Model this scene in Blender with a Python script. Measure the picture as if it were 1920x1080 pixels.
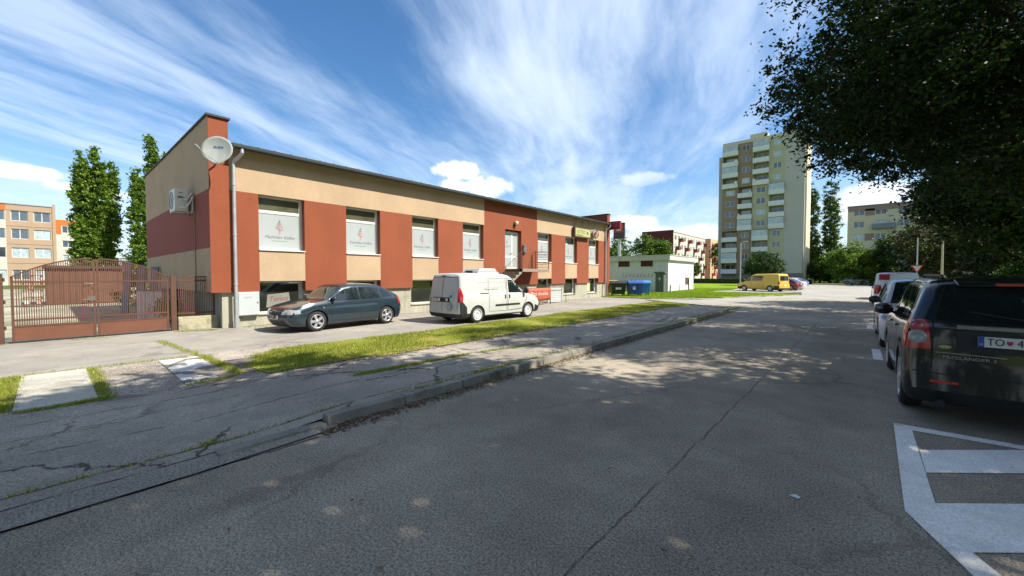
import bpy, bmesh, math, random
import numpy as np
from mathutils import Vector, Matrix
from mathutils.bvhtree import BVHTree
rad = math.radians
scene = bpy.context.scene
for _o in list(bpy.data.objects): bpy.data.objects.remove(_o)

# ---------------------------------------------------------------- camera
CAM_H = 1.70
YAW = rad(40.7); PITCH = math.atan(23/750.0)
cd = bpy.data.cameras.new('camera'); cam = bpy.data.objects.new('camera', cd)
scene.collection.objects.link(cam); scene.camera = cam
cd.sensor_width = 36; cd.lens = 36*750/1920.0; cd.clip_start = 0.05; cd.clip_end = 5000
cam.location = (0, 0, CAM_H); cam.rotation_euler = (rad(90)-PITCH, 0, YAW)

# ---------------------------------------------------------------- light
SUN_AZ, SUN_EL = 25.0, 48.0      # azimuth counted from +X towards +Y
S = Vector((math.cos(rad(SUN_AZ))*math.cos(rad(SUN_EL)), math.sin(rad(SUN_AZ))*math.cos(rad(SUN_EL)), math.sin(rad(SUN_EL))))
sd = bpy.data.lights.new('sun', 'SUN'); sun = bpy.data.objects.new('sun', sd)
scene.collection.objects.link(sun)
sd.energy = 4.4; sd.angle = rad(0.53); sd.color = (1.0, 0.93, 0.82)
sun.rotation_euler = (-S).to_track_quat('-Z', 'Y').to_euler()
scene.view_settings.view_transform = 'Standard'
scene.view_settings.look = 'None'
scene.view_settings.exposure = 1.10
scene.view_settings.gamma = 1.0

# ---------------------------------------------------------------- node helper
class NT:
    def __init__(s, tree): s.t = tree; s.n = tree.nodes; s.l = tree.links
    def put(s, inp, v):
        if isinstance(v, bpy.types.NodeSocket): s.l.new(v, inp)
        elif v is not None:
            if inp.type == 'RGBA' and hasattr(v, '__len__') and len(v) == 3: v = (*v, 1)
            inp.default_value = v
    def node(s, typ, **kw):
        n = s.n.new(typ)
        for k, v in kw.items(): setattr(n, k, v)
        return n
    def m(s, op, a, b=None, c=None, clamp=False):
        n = s.node('ShaderNodeMath', operation=op, use_clamp=clamp)
        s.put(n.inputs[0], a); s.put(n.inputs[1], b)
        if c is not None: s.put(n.inputs[2], c)
        return n.outputs[0]
    def vm(s, op, a, b=None):
        n = s.node('ShaderNodeVectorMath', operation=op)
        s.put(n.inputs[0], a); s.put(n.inputs[1], b)
        return n.outputs[0]
    def xyz(s, v):
        n = s.node('ShaderNodeSeparateXYZ'); s.put(n.inputs[0], v); return n.outputs
    def cxyz(s, x=0.0, y=0.0, z=0.0):
        n = s.node('ShaderNodeCombineXYZ')
        for i, v in enumerate((x, y, z)): s.put(n.inputs[i], v)
        return n.outputs[0]
    def noise(s, v=None, scale=5.0, detail=4.0, rough=0.5, dist=0.0, col=False):
        n = s.node('ShaderNodeTexNoise')
        if v is not None: s.put(n.inputs['Vector'], v)
        s.put(n.inputs['Scale'], scale); s.put(n.inputs['Detail'], detail)
        s.put(n.inputs['Roughness'], rough); s.put(n.inputs['Distortion'], dist)
        return n.outputs[1 if col else 0]
    def voro(s, v, scale, feature='F1', rnd=1.0, out=0):
        n = s.node('ShaderNodeTexVoronoi', feature=feature)
        s.put(n.inputs['Vector'], v); s.put(n.inputs['Scale'], scale); s.put(n.inputs['Randomness'], rnd)
        return n.outputs[out]
    def ss(s, v, a, b, lo=0.0, hi=1.0):
        n = s.node('ShaderNodeMapRange', interpolation_type='SMOOTHSTEP')
        s.put(n.inputs[0], v); s.put(n.inputs[1], a); s.put(n.inputs[2], b); s.put(n.inputs[3], lo); s.put(n.inputs[4], hi)
        return n.outputs[0]
    def mix(s, f, a, b, mode='MIX'):
        n = s.node('ShaderNodeMix', data_type='RGBA', blend_type=mode)
        s.put(n.inputs[0], f); s.put(n.inputs[6], a); s.put(n.inputs[7], b)
        return n.outputs[2]
    def bump(s, h, strength=0.3, dist=0.02):
        n = s.node('ShaderNodeBump'); s.put(n.inputs['Height'], h)
        n.inputs['Strength'].default_value = strength; n.inputs['Distance'].default_value = dist
        return n.outputs[0]

# ---------------------------------------------------------------- sky
world = bpy.data.worlds.new('World'); scene.world = world; world.use_nodes = True
w = NT(world.node_tree); w.n.clear()
sky = w.node('ShaderNodeTexSky', sky_type='NISHITA', sun_disc=False)
sky.sun_elevation = rad(SUN_EL); sky.sun_rotation = rad(90-SUN_AZ)
sky.air_density = 1.0; sky.dust_density = 0.6; sky.ozone_density = 2.5
gen = w.node('ShaderNodeTexCoord').outputs['Generated']
nrm = w.vm('NORMALIZE', gen)
dx, dy, dz = w.xyz(nrm)
hsv = w.node('ShaderNodeHueSaturation'); w.put(hsv.inputs['Color'], sky.outputs[0])
hsv.inputs['Saturation'].default_value = 1.24; hsv.inputs['Value'].default_value = 0.84
den = w.m('ADD', w.m('MAXIMUM', dz, 0.0), 0.10)
px_, py_ = w.m('DIVIDE', dx, den), w.m('DIVIDE', dy, den)
a = rad(26.5+90)     # axis of the cirrus streaks, on the ground plan
al = w.m('ADD', w.m('MULTIPLY', px_, math.cos(a)), w.m('MULTIPLY', py_, math.sin(a)))
ac = w.m('ADD', w.m('MULTIPLY', px_, -math.sin(a)), w.m('MULTIPLY', py_, math.cos(a)))
base = w.cxyz(w.m('MULTIPLY', al, 0.42), w.m('MULTIPLY', ac, 1.05), 12.4)
warp = w.noise(w.cxyz(w.m('MULTIPLY', al, 0.6), ac, 1.0), 0.9, 3, 0.5, col=True)
wp = w.vm('ADD', base, w.vm('MULTIPLY', w.vm('SUBTRACT', warp, (0.5, 0.5, 0.5)), (0.30, 0.55, 0.0)))
c1 = w.noise(wp, 0.85, 7, 0.56)
c2 = w.noise(w.vm('MULTIPLY', wp, (2.2, 3.4, 1.0)), 1.3, 8, 0.62)
ci = w.m('ADD', w.m('MULTIPLY', c1, 0.74), w.m('MULTIPLY', c2, 0.26))
cirrus = w.m('MULTIPLY', w.ss(ci, 0.39, 0.64), 0.88)
c4 = w.noise(w.vm('ADD', w.vm('MULTIPLY', wp, (0.9, 1.5, 1.0)), (9.7, 5.3, 6.1)), 1.0, 7, 0.6)
cirrus = w.m('MAXIMUM', cirrus, w.m('MULTIPLY', w.ss(c4, 0.42, 0.62), 0.62))
low = w.ss(dz, 0.02, 0.28, 0.42, 0.0)          # the pale air above the horizon
cirrus = w.m('MAXIMUM', cirrus, low)
skyc = w.mix(cirrus, hsv.outputs[0], (4.15, 4.9, 6.0))
az = w.m('ARCTAN2', dx, dy); el = w.m('ARCSINE', dz)
cn = w.noise(nrm, 16, 7, 0.58); cn2 = w.noise(nrm, 45, 5, 0.6)
cnn = w.m('ADD', w.m('MULTIPLY', cn, 0.7), w.m('MULTIPLY', cn2, 0.3))
def pixdir(u, v):
    x = (u-960)/750; y = -(v-540)/750
    fy = math.cos(PITCH)+y*math.sin(PITCH); z = -math.sin(PITCH)+y*math.cos(PITCH)
    d = Vector((x*math.cos(YAW)-fy*math.sin(YAW), x*math.sin(YAW)+fy*math.cos(YAW), z)).normalized()
    return math.atan2(d.x, d.y), math.asin(d.z)
for (u, v, wu, wv, dens, grey) in [(855, 318, 50, 20, 1.0, 0.0), (915, 352, 46, 24, 1.0, 0.0), (850, 350, 40, 14, .8, .1), (40, 322, 110, 17, .95, 0.1), (135, 352, 60, 12, .8, 0.1),
        (1205, 336, 60, 14, .5, 0.45), (1178, 420, 60, 18, .95, 0.05), (1230, 452, 130, 30, .8, 0.5), (230, 366, 40, 12, .8, 0),
        (1310, 440, 60, 22, .9, 0.1), (1050, 455, 110, 22, .7, 0.1), (1640, 380, 120, 50, .8, 0.2)]:
    a0, e0 = pixdir(u, v); k = math.cos(math.atan((u-960)/750))
    wa, we = wu/750*k*k, wv/750*k
    qx = w.m('DIVIDE', w.m('SUBTRACT', az, a0), wa); qy = w.m('DIVIDE', w.m('SUBTRACT', el, e0), we)
    r2 = w.m('ADD', w.m('MULTIPLY', qx, qx), w.m('MULTIPLY', qy, qy))
    f = w.m('SUBTRACT', w.m('ADD', w.m('MULTIPLY', w.m('SUBTRACT', cnn, 0.5), 3.4), 0.95), r2)
    mk = w.m('MULTIPLY', w.ss(f, 0.0, 0.75), dens)
    g = w.m('ADD', w.m('MULTIPLY', w.ss(qy, -0.9, 0.5, 0.45, 0.0), 1.0), grey, clamp=True)
    skyc = w.mix(mk, skyc, w.mix(g, (6.9, 7.1, 7.3), (3.6, 4.2, 5.2)))
bg = w.node('ShaderNodeBackground'); w.put(bg.inputs[0], skyc); bg.inputs[1].default_value = 0.100
wo = w.node('ShaderNodeOutputWorld'); w.l.new(bg.outputs[0], wo.inputs[0])

# ---------------------------------------------------------------- materials
MATS = {}
def mat(name, col, rough=0.8, var=0.12, vscale=1.2, bump=0.0, bscale=40, metal=0.0, coat=0.0, spec=0.5, streak=0.0, dirt=None):
    if name in MATS: return MATS[name]
    m = bpy.data.materials.new(name); m.use_nodes = True; t = NT(m.node_tree)
    b = t.n['Principled BSDF']; oc = t.node('ShaderNodeTexCoord').outputs['Object']
    n1 = t.noise(oc, vscale, 5, 0.6); n2 = t.noise(oc, vscale*14, 3, 0.6)
    f = t.m('ADD', t.m('MULTIPLY', n1, 0.7), t.m('MULTIPLY', n2, 0.3))
    if streak:
        n3 = t.noise(t.vm('MULTIPLY', oc, (3.0, 3.0, 0.25)), 2.0, 4, 0.6)
        f = t.m('ADD', t.m('MULTIPLY', f, 1-streak), t.m('MULTIPLY', n3, streak))
    k = t.ss(f, 0.32, 0.68, 1-var, 1+var)
    c = t.mix(1.0, (*col, 1), t.cxyz(k, k, k), 'MULTIPLY')
    if dirt:
        c = t.mix(t.ss(t.noise(oc, dirt[1], 6, 0.65), 0.5, 0.72, 0, dirt[2]), c, dirt[0])
    t.put(b.inputs['Base Color'], c)
    b.inputs['Roughness'].default_value = rough; b.inputs['Metallic'].default_value = metal
    b.inputs['Coat Weight'].default_value = coat; b.inputs['Coat Roughness'].default_value = 0.05
    b.inputs['Specular IOR Level'].default_value = spec
    if bump: t.put(b.inputs['Normal'], t.bump(t.noise(oc, bscale, 4, 0.6), bump, 0.01))
    MATS[name] = m; return m
def glass(name, col=(0.02, 0.03, 0.035), rough=0.04):
    if name in MATS: return MATS[name]
    m = mat(name, col, rough, 0.25, 2.0, spec=0.9); return m

# ---------------------------------------------------------------- objects
COL = scene.collection
def setp(o, label=None, cat=None, group=None, kind=None):
    if label: o['label'] = label
    if cat: o['category'] = cat
    if group: o['group'] = group
    if kind: o['kind'] = kind
    return o
def thing(name, label, cat, loc=(0, 0, 0), rz=0.0, group=None):
    o = bpy.data.objects.new(name, None); COL.objects.link(o)
    o.location = loc; o.rotation_euler = (0, 0, rz); o.empty_display_size = 0.2
    return setp(o, label, cat, group)
class MB:
    def __init__(s): s.v = []; s.f = []; s.mi = []; s.sm = []
    def add(s, vs, fs, m=0, smooth=False):
        o = len(s.v); s.v += [tuple(p) for p in vs]
        for f in fs: s.f.append([i+o for i in f]); s.mi.append(m); s.sm.append(smooth)
    def box(s, a, b, m=0, M=None):
        x0, y0, z0 = a; x1, y1, z1 = b
        if x0 > x1: x0, x1 = x1, x0
        if y0 > y1: y0, y1 = y1, y0
        if z0 > z1: z0, z1 = z1, z0
        vs = [Vector(p) for p in ((x0, y0, z0), (x1, y0, z0), (x1, y1, z0), (x0, y1, z0), (x0, y0, z1), (x1, y0, z1), (x1, y1, z1), (x0, y1, z1))]
        if M: vs = [M @ p for p in vs]
        s.add(vs, [(0, 3, 2, 1), (4, 5, 6, 7), (0, 1, 5, 4), (1, 2, 6, 5), (2, 3, 7, 6), (3, 0, 4, 7)], m); return s
    def cyl(s, p, q, r0, r1=None, n=12, m=0, cap=True, smooth=True):
        if r1 is None: r1 = r0
        p = Vector(p); q = Vector(q); d = (q-p)
        if d.length < 1e-6: return s
        d.normalize(); u = d.orthogonal().normalized(); v = d.cross(u)
        vs = []
        for c, r in ((p, r0), (q, r1)):
            for i in range(n):
                t = 2*math.pi*i/n; vs.append(c+u*(r*math.cos(t))+v*(r*math.sin(t)))
        s.add(vs, [(i, (i+1) % n, n+(i+1) % n, n+i) for i in range(n)], m, smooth)
        if cap: s.add(vs[:n], [tuple(range(n))[::-1]], m); s.add(vs[n:], [tuple(range(n))], m)
        return s
    def tube(s, pts, r, n=8, m=0):
        for i in range(len(pts)-1):
            ra = r[i] if isinstance(r, (list, tuple)) else r; rb = r[i+1] if isinstance(r, (list, tuple)) else r
            s.cyl(pts[i], pts[i+1], ra, rb, n, m)
        return s
    def lathe(s, prof, origin, axis, n=24, m=0):      # prof: (radius, along axis)
        o = Vector(origin); d = Vector(axis).normalized(); u = d.orthogonal().normalized(); v = d.cross(u)
        k = len(prof); vs = []
        for r, h in prof:
            for i in range(n):
                t = 2*math.pi*i/n; vs.append(o+d*h+u*(r*math.cos(t))+v*(r*math.sin(t)))
        fs = [(j*n+i, j*n+(i+1) % n, (j+1)*n+(i+1) % n, (j+1)*n+i) for j in range(k-1) for i in range(n)]
        s.add(vs, fs, m, True); return s
    def poly(s, pts, m=0): s.add(pts, [tuple(range(len(pts)))], m); return s
    def prism(s, poly, axis, a, b, m=0):              # poly of 2D points on the other two axes
        def P(p, t):
            return (t, p[0], p[1]) if axis == 0 else ((p[0], t, p[1]) if axis == 1 else (p[0], p[1], t))
        n = len(poly); vs = [P(p, a) for p in poly]+[P(p, b) for p in poly]
        s.add(vs, [tuple(range(n)), tuple(range(2*n-1, n-1, -1))]+[(i, (i+1) % n, n+(i+1) % n, n+i) for i in range(n)], m); return s
    def build(s, name, mats, parent=None, world=True, bevel=0, sharp=None, **tags):
        me = bpy.data.meshes.new(name)
        off = Vector(parent.location) if (parent and world) else Vector((0, 0, 0))
        if parent and world and parent.parent: off += Vector(parent.parent.location)
        me.from_pydata([Vector(p)-off for p in s.v], [], s.f)
        for m in (mats if isinstance(mats, (list, tuple)) else [mats]): me.materials.append(m)
        me.polygons.foreach_set('material_index', s.mi); me.polygons.foreach_set('use_smooth', s.sm)
        bm = bmesh.new(); bm.from_mesh(me); bmesh.ops.recalc_face_normals(bm, faces=bm.faces); bm.to_mesh(me); bm.free()
        if sharp:
            me.polygons.foreach_set('use_smooth', [True]*len(me.polygons)); me.set_sharp_from_angle(angle=rad(sharp))
        o = bpy.data.objects.new(name, me); COL.objects.link(o)
        if parent: o.parent = parent
        if bevel:
            md = o.modifiers.new('bevel', 'BEVEL'); md.width = bevel; md.segments = 2; md.limit_method = 'ANGLE'
        return setp(o, **tags)
def fast_mesh(name, verts, nper, mats, parent=None, col=None, smooth=False, **tags):
    """verts (N*nper,3) numpy: N separate faces of nper vertices each."""
    N = len(verts)//nper; me = bpy.data.meshes.new(name)
    me.vertices.add(len(verts)); me.vertices.foreach_set('co', np.ascontiguousarray(verts, dtype=np.float32).ravel())
    me.loops.add(len(verts)); me.loops.foreach_set('vertex_index', np.arange(len(verts), dtype=np.int32))
    me.polygons.add(N); me.polygons.foreach_set('loop_start', np.arange(0, len(verts), nper, dtype=np.int32))
    me.polygons.foreach_set('loop_total', np.full(N, nper, dtype=np.int32))
    me.update(calc_edges=True)
    if col is not None:
        at = me.color_attributes.new('tint', 'FLOAT_COLOR', 'POINT')
        c = np.ones((len(verts), 4), dtype=np.float32); c[:, :3] = np.repeat(col, nper, axis=0); at.data.foreach_set('color', c.ravel())
    for m in (mats if isinstance(mats, (list, tuple)) else [mats]): me.materials.append(m)
    o = bpy.data.objects.new(name, me); COL.objects.link(o)
    if parent: o.parent = parent
    return setp(o, **tags)
def text_part(txt, size, M, material, parent, name='lettering', ext=0.002, shear=0.0, sx=1.0, align='CENTER', world=True):
    cu = bpy.data.curves.new('txt', 'FONT'); cu.body = txt; cu.size = size; cu.extrude = ext; cu.shear = shear
    cu.align_x = align; cu.align_y = 'CENTER'; cu.resolution_u = 2
    to = bpy.data.objects.new('txt', cu); COL.objects.link(to)
    dg = bpy.context.evaluated_depsgraph_get(); me = bpy.data.meshes.new_from_object(to.evaluated_get(dg))
    bpy.data.objects.remove(to); bpy.data.curves.remove(cu)
    off = Vector((0, 0, 0))
    if world:
        off = Vector(parent.location)
        if parent.parent: off += Vector(parent.parent.location)
    me.transform(Matrix.Translation(-off) @ M @ Matrix.Diagonal((sx, 1, 1, 1)))
    me.materials.clear(); me.materials.append(material)
    o = bpy.data.objects.new(name, me); COL.objects.link(o); o.parent = parent
    return o
def copy_tree(o, parent=None):
    c = o.copy(); COL.objects.link(c)
    if parent: c.parent = parent
    for ch in list(o.children): copy_tree(ch, c)
    return c
def frame(origin, xdir, ydir):       # 4x4 whose x,y are the given directions
    x = Vector(xdir).normalized(); y = Vector(ydir).normalized(); z = x.cross(y)
    M = Matrix((x, y, z)).transposed().to_4x4(); M.translation = Vector(origin); return M
# ================================================================ ground
def gz(x, y):
    """height of the made ground: pavement 0.10 over the road, level with it at the driveway, falling across the verge"""
    t = min(max((y-1.2)/1.6, 0), 1); t = t*t*(3-2*t)
    if y > 20: u = min(max((24.5-y)/4.0, 0), 1); t *= u
    if x > -6.9: k = 1.0
    else: k = min(max((x+10.0)/3.1, 0), 1)
    return 0.012+0.09*t*k
def asphalt(name, base, seam=None, crack=0.0, tint2=None, patches=0.35, speck=1.0, lines=(), bumpk=0.5, cs=0.9, ts=(0.8, 0.52, 0.66, 0.75)):
    m = bpy.data.materials.new(name); m.use_nodes = True; t = NT(m.node_tree); b = t.n['Principled BSDF']
    oc = t.node('ShaderNodeTexCoord').outputs['Object']; x, y, z = t.xyz(oc)
    fine = t.m('ADD', t.m('MULTIPLY', t.noise(oc, 120, 2, 0.75), 0.5), t.m('MULTIPLY', t.noise(oc, 52, 3, 0.75), 0.5)); big = t.noise(oc, 0.35, 5, 0.6); mid = t.noise(oc, 2.2, 5, 0.65)
    k = t.m('MULTIPLY', t.ss(fine, 0.39, 0.61, 1-0.55*speck, 1+0.62*speck), t.ss(big, 0.3, 0.7, 1-patches, 1+patches))
    k = t.m('MULTIPLY', k, t.ss(mid, 0.3, 0.75, 0.9, 1.12))
    if name == 'road_asphalt': k = t.m('MULTIPLY', k, t.m('ADD', 1.0, t.m('MULTIPLY', t.m('SINE', t.m('MULTIPLY', x, 3.7)), 0.05))); k = t.m('MULTIPLY', k, t.ss(t.noise(t.vm('MULTIPLY', oc, (1.0, 0.35, 1.0)), 1.1, 6, 0.7), 0.62, 0.74, 1.0, 0.72))
    c = t.mix(1.0, (*base, 1), t.cxyz(k, k, k), 'MULTIPLY')
    if tint2: c = t.mix(t.ss(t.noise(oc, ts[0], 6, 0.6, 0.3), ts[1], ts[2], 0, ts[3]), c, tint2)
    st = t.voro(oc, 44, 'F1'); c = t.mix(t.ss(st, 0.16, 0.04, 0, 0.6*speck), c, (0.45, 0.43, 0.39))
    h = fine
    wv = t.noise(oc, 1.6, 4, 0.6, col=True); wx, wy, wz = t.xyz(t.vm('SUBTRACT', wv, (0.5, 0.5, 0.5)))
    dark = None
    def acc(d, v): return v if d is None else t.m('MAXIMUM', d, v)
    if crack:
        wo_ = t.vm('ADD', oc, t.vm('MULTIPLY', t.vm('SUBTRACT', t.noise(oc, 3.5, 5, 0.7, col=True), (0.5, 0.5, 0.5)), (0.5, 0.5, 0)))
        e = t.voro(t.vm('MULTIPLY', wo_, (1.0, 0.6, 1)), cs, 'DISTANCE_TO_EDGE')
        gate = t.ss(t.noise(oc, 0.45, 3, 0.5), 0.42, 0.58)
        dark = acc(dark, t.m('MULTIPLY', t.m('MULTIPLY', t.ss(e, 0.016, 0.004), gate), crack))
        e2 = t.voro(wo_, 4.5, 'DISTANCE_TO_EDGE'); g2 = t.ss(t.noise(oc, 0.6, 2, 0.5), 0.56, 0.68)
        dark = acc(dark, t.m('MULTIPLY', t.m('MULTIPLY', t.ss(e2, 0.03, 0.008), g2), crack*0.7))
    for (x0, wd, amp, y0, y1, st_, sl) in lines:
        off = t.m('ADD', t.m('SUBTRACT', x, x0), t.m('ADD', t.m('MULTIPLY', wx, amp), t.m('MULTIPLY', y, -sl)))
        ln = t.ss(t.m('ABSOLUTE', off), wd, wd*0.35)
        rg = t.m('MULTIPLY', t.ss(y, y0-0.3, y0+0.3), t.ss(y, y1+0.3, y1-0.3))
        br = t.ss(t.noise(oc, 2.8, 3, 0.6), 0.36, 0.5)
        dark = acc(dark, t.m('MULTIPLY', t.m('MULTIPLY', t.m('MULTIPLY', ln, rg), br), st_))
    if dark is not None:
        c = t.mix(dark, c, (0.022, 0.02, 0.015)); h = t.m('SUBTRACT', fine, t.m('MULTIPLY', dark, 2.0))
    t.put(b.inputs['Base Color'], c); b.inputs['Roughness'].default_value = 0.9; b.inputs['Specular IOR Level'].default_value = 0.25
    t.put(b.inputs['Normal'], t.bump(h, bumpk, 0.008))
    MATS[name] = m; return m
def grassmat(name, c1, c2, c3, sc=1.0):
    m = bpy.data.materials.new(name); m.use_nodes = True; t = NT(m.node_tree); b = t.n['Principled BSDF']
    oc = t.node('ShaderNodeTexCoord').outputs['Object']
    c = t.mix(t.ss(t.noise(oc, 0.5*sc, 6, 0.65), 0.38, 0.62), c1, c2)
    c = t.mix(t.ss(t.noise(oc, 1.7*sc, 6, 0.7), 0.55, 0.72, 0, 0.8), c, c3)
    n = t.noise(oc, 30, 4, 0.7); k = t.ss(n, 0.3, 0.7, 0.55, 1.45)
    c = t.mix(1.0, c, t.cxyz(k, k, k), 'MULTIPLY')
    t.put(b.inputs['Base Color'], c); b.inputs['Roughness'].default_value = 0.95; b.inputs['Specular IOR Level'].default_value = 0.1
    t.put(b.inputs['Normal'], t.bump(n, 0.9, 0.05)); MATS[name] = m; return m
M_ROAD = asphalt('road_asphalt', (0.268, 0.232, 0.178), crack=0.25, patches=0.22, speck=1.0,
    lines=[(-1.24, 0.013, 0.10, -3, 60, 0.6, 0.012), (-4.27, 0.028, 0.14, -30, 2.2, 0.85, 0.0)], cs=0.35)
M_EDGE = asphalt('edge_patch_asphalt', (0.24, 0.215, 0.18), crack=0.2, patches=0.1, speck=1.0, lines=[(-4.60, 0.022, 0.16, -30, 1.4, 0.9, 0.0)])
M_WALK = asphalt('pavement_asphalt', (0.275, 0.245, 0.20), crack=0.85, patches=0.2, speck=0.7, tint2=(0.24, 0.225, 0.19),
    lines=[(-7.05, 0.022, 0.28, -12, 9, 0.85, 0.0), (-5.85, 0.018, 0.32, -12, 14, 0.8, 0.02), (-6.5, 0.014, 0.3, -12, 3, 0.7, -0.03), (-4.86, 0.02, 0.05, -30, 30, 0.8, 0.0)], cs=0.7)
M_LOT = asphalt('forecourt_asphalt', (0.26, 0.24, 0.205), crack=0.35, patches=0.16, speck=0.35, tint2=(0.26, 0.25, 0.22), cs=0.4)
M_OLD = asphalt('worn_gravel_patch', (0.27, 0.235, 0.195), crack=0.0, patches=0.35, speck=1.6, tint2=(0.12, 0.105, 0.09), bumpk=1.0)
M_DARKP = asphalt('dark_gravel_patch', (0.125, 0.11, 0.10), crack=0.0, patches=0.25, speck=1.5, bumpk=1.0)
M_SLAB = asphalt('concrete_slab', (0.38, 0.365, 0.31), crack=0.4, patches=0.25, speck=0.5, tint2=(0.24, 0.22, 0.18), bumpk=0.3, cs=0.4)
M_SLABW = asphalt('painted_concrete', (0.50, 0.50, 0.47), crack=0.0, patches=0.08, speck=0.5, tint2=(0.15, 0.135, 0.115), bumpk=0.8, ts=(1.9, 0.50, 0.53, 0.95))
M_PALE = asphalt('pale_concrete_road', (0.30, 0.285, 0.25), crack=0.3, patches=0.12, speck=0.25, cs=0.2)
M_YARD = asphalt('yard_gravel', (0.28, 0.27, 0.20), crack=0.0, patches=0.3, speck=1.0, tint2=(0.12, 0.15, 0.035))
M_VERGE = grassmat('verge_soil_grass', (0.18, 0.21, 0.022), (0.28, 0.26, 0.06), (0.34, 0.26, 0.13), 1.6)
M_LAWN = grassmat('lawn_grass', (0.13, 0.22, 0.008), (0.19, 0.27, 0.012), (0.22, 0.25, 0.03), 0.5)
M_FARG = grassmat('ground_soil', (0.07, 0.10, 0.02), (0.10, 0.12, 0.03), (0.13, 0.12, 0.06), 0.2)
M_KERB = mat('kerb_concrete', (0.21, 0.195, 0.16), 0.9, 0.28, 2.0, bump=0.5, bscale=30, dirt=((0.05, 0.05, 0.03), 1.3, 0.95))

def sheet(name, pts, z, m):
    b = MB(); b.poly([(x, y, z) for x, y in pts]); return b.build(name, m, kind='structure')
def grid(name, x0, x1, y0, y1, nx, ny, zf, m, clip=None):
    b = MB(); vs = []
    for j in range(ny+1):
        for i in range(nx+1):
            x = x0+(x1-x0)*i/nx; y = y0+(y1-y0)*j/ny; vs.append((x, y, zf(x, y)))
    fs = []
    for j in range(ny):
        for i in range(nx):
            cx = x0+(x1-x0)*(i+.5)/nx; cy = y0+(y1-y0)*(j+.5)/ny
            if clip is None or clip(cx, cy):
                q = j*(nx+1)+i; fs.append((q, q+1, q+nx+2, q+nx+1))
    b.add(vs, fs, 0, True); return b.build(name, m, kind='structure')
sheet('ground', [(-2500, -2500), (2500, -2500), (2500, 2500), (-2500, 2500)], -0.03, M_FARG)
# street: straight carriageway, then the wider pale junction and parking road beyond
sheet('road', [(-4.46, -60), (2.65, -60), (2.65, 36), (-5.0, 36), (-12, 29.5), (-11.0, 27.5), (-7.5, 25.0), (-5.4, 22.9), (-4.46, 20.6)], 0.0, M_ROAD)
sheet('road_beyond', [(-5.0, 36), (2.65, 36), (2.65, 70), (9, 84), (-9, 96), (-6.8, 62), (-4.2, 50), (-3.6, 43.2)], 0.004, M_PALE)
sheet('crossing_road', [(-40, 88), (80, 88), (80, 98), (-40, 98)], 0.008, M_PALE)
sheet('side_road', [(-60, 27.5), (-11.0, 27.5), (-7.5, 25.0), (-5.4, 22.9), (-4.6, 24.0), (-4.6, 36), (-3.7, 43.2), (-6.1, 37.8), (-8.2, 30.3), (-11.2, 28.6), (-15.4, 30.2), (-60, 30.2)], 0.006, M_PALE)
sheet('parking_bays', [(-12.5, 46.6), (-6.0, 46.0), (-4.2, 50), (-6.8, 62), (-9, 96), (-13, 96), (-12.3, 62), (-11.0, 52)], 0.010, M_LOT)
grid('pavement', -7.55, -4.62, -30, 26.4, 14, 150, lambda x, y: gz(x, y) if y < 20 or x < -4.6 else gz(x, y), M_WALK)
sheet('road_edge_patch', [(-4.62, -30), (-4.27, -30), (-4.24, 0.8), (-4.33, 1.9), (-4.47, 2.25), (-4.62, 2.3)], 0.016, M_EDGE)
sheet('forecourt', [(-15.9, -30), (-10.6, -30), (-10.6, 2.0), (-9.5, 2.2), (-9.5, 26.5), (-11.0, 29.0), (-15.9, 30.0)], 0.008, M_LOT)
grid('worn_strip', -10.6, -7.5, -30, 3.9, 6, 44, lambda x, y: (0.010 if y < 2 else gz(x, y)-.002*(y > 2.2))+0.001*math.sin(x*3+y), M_OLD)
grid('dark_patch', -9.4, -7.8, 2.15, 2.75, 6, 4, lambda x, y: gz(x, y)+.004, M_DARKP)
b = MB(); b.box((-10.5, -0.32, 0.0), (-7.85, 0.42, 0.030)); b.build('concrete_slab', M_SLAB, bevel=0.008, kind='structure')
b = MB(); b.prism([(-10.4, 1.40), (-7.85, 1.37), (-7.72, 1.98), (-10.4, 2.0)], 2, 0.0, 0.024); b.build('painted_slab', M_SLABW, kind='structure')
grid('verge', -10.1, -7.1, 2.35, 26.6, 14, 100, lambda x, y: gz(x, y)+0.012+0.012*math.sin(x*2.1+y*.7)*math.sin(y*1.3), M_VERGE,
     clip=lambda x, y: (x < -7.35+0.35*min(1, (y-2.35)/6)+0.06*math.sin(y*3)) and (x > -9.95+0.12*math.sin(y*1.1)+max(0, 3.3-y)*1.6) and (y < 24.6+(-x-7)*0.45))
grid('lawn', -60, -3.7, 28, 92, 60, 70, lambda x, y: 0.03+0.03*math.sin(x*.3)*math.sin(y*.25), M_LAWN,
     clip=lambda x, y: (y > 28.6+(max(0, x+11.2)*1.9)) and x < -4.2-max(0, 46-y)*0.0 and not (x > -12.3 and y > 46.4 and x > -12.3) and not (x > -11.2 and 44.5 < y < 48 and x > -9))
sheet('yard', [(-80, -30), (-16.0, -30), (-16.0, 3.3), (-29, 3.3), (-29, 30), (-80, 30)], 0.0, M_YARD)
sheet('right_pavement', [(2.8, -60), (5.0, -60), (5.0, 84), (2.8, 84)], 0.10, M_WALK)
sheet('right_lawn', [(5.0, -60), (120, -60), (120, 84), (5.0, 84)], 0.09, M_LAWN)
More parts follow.
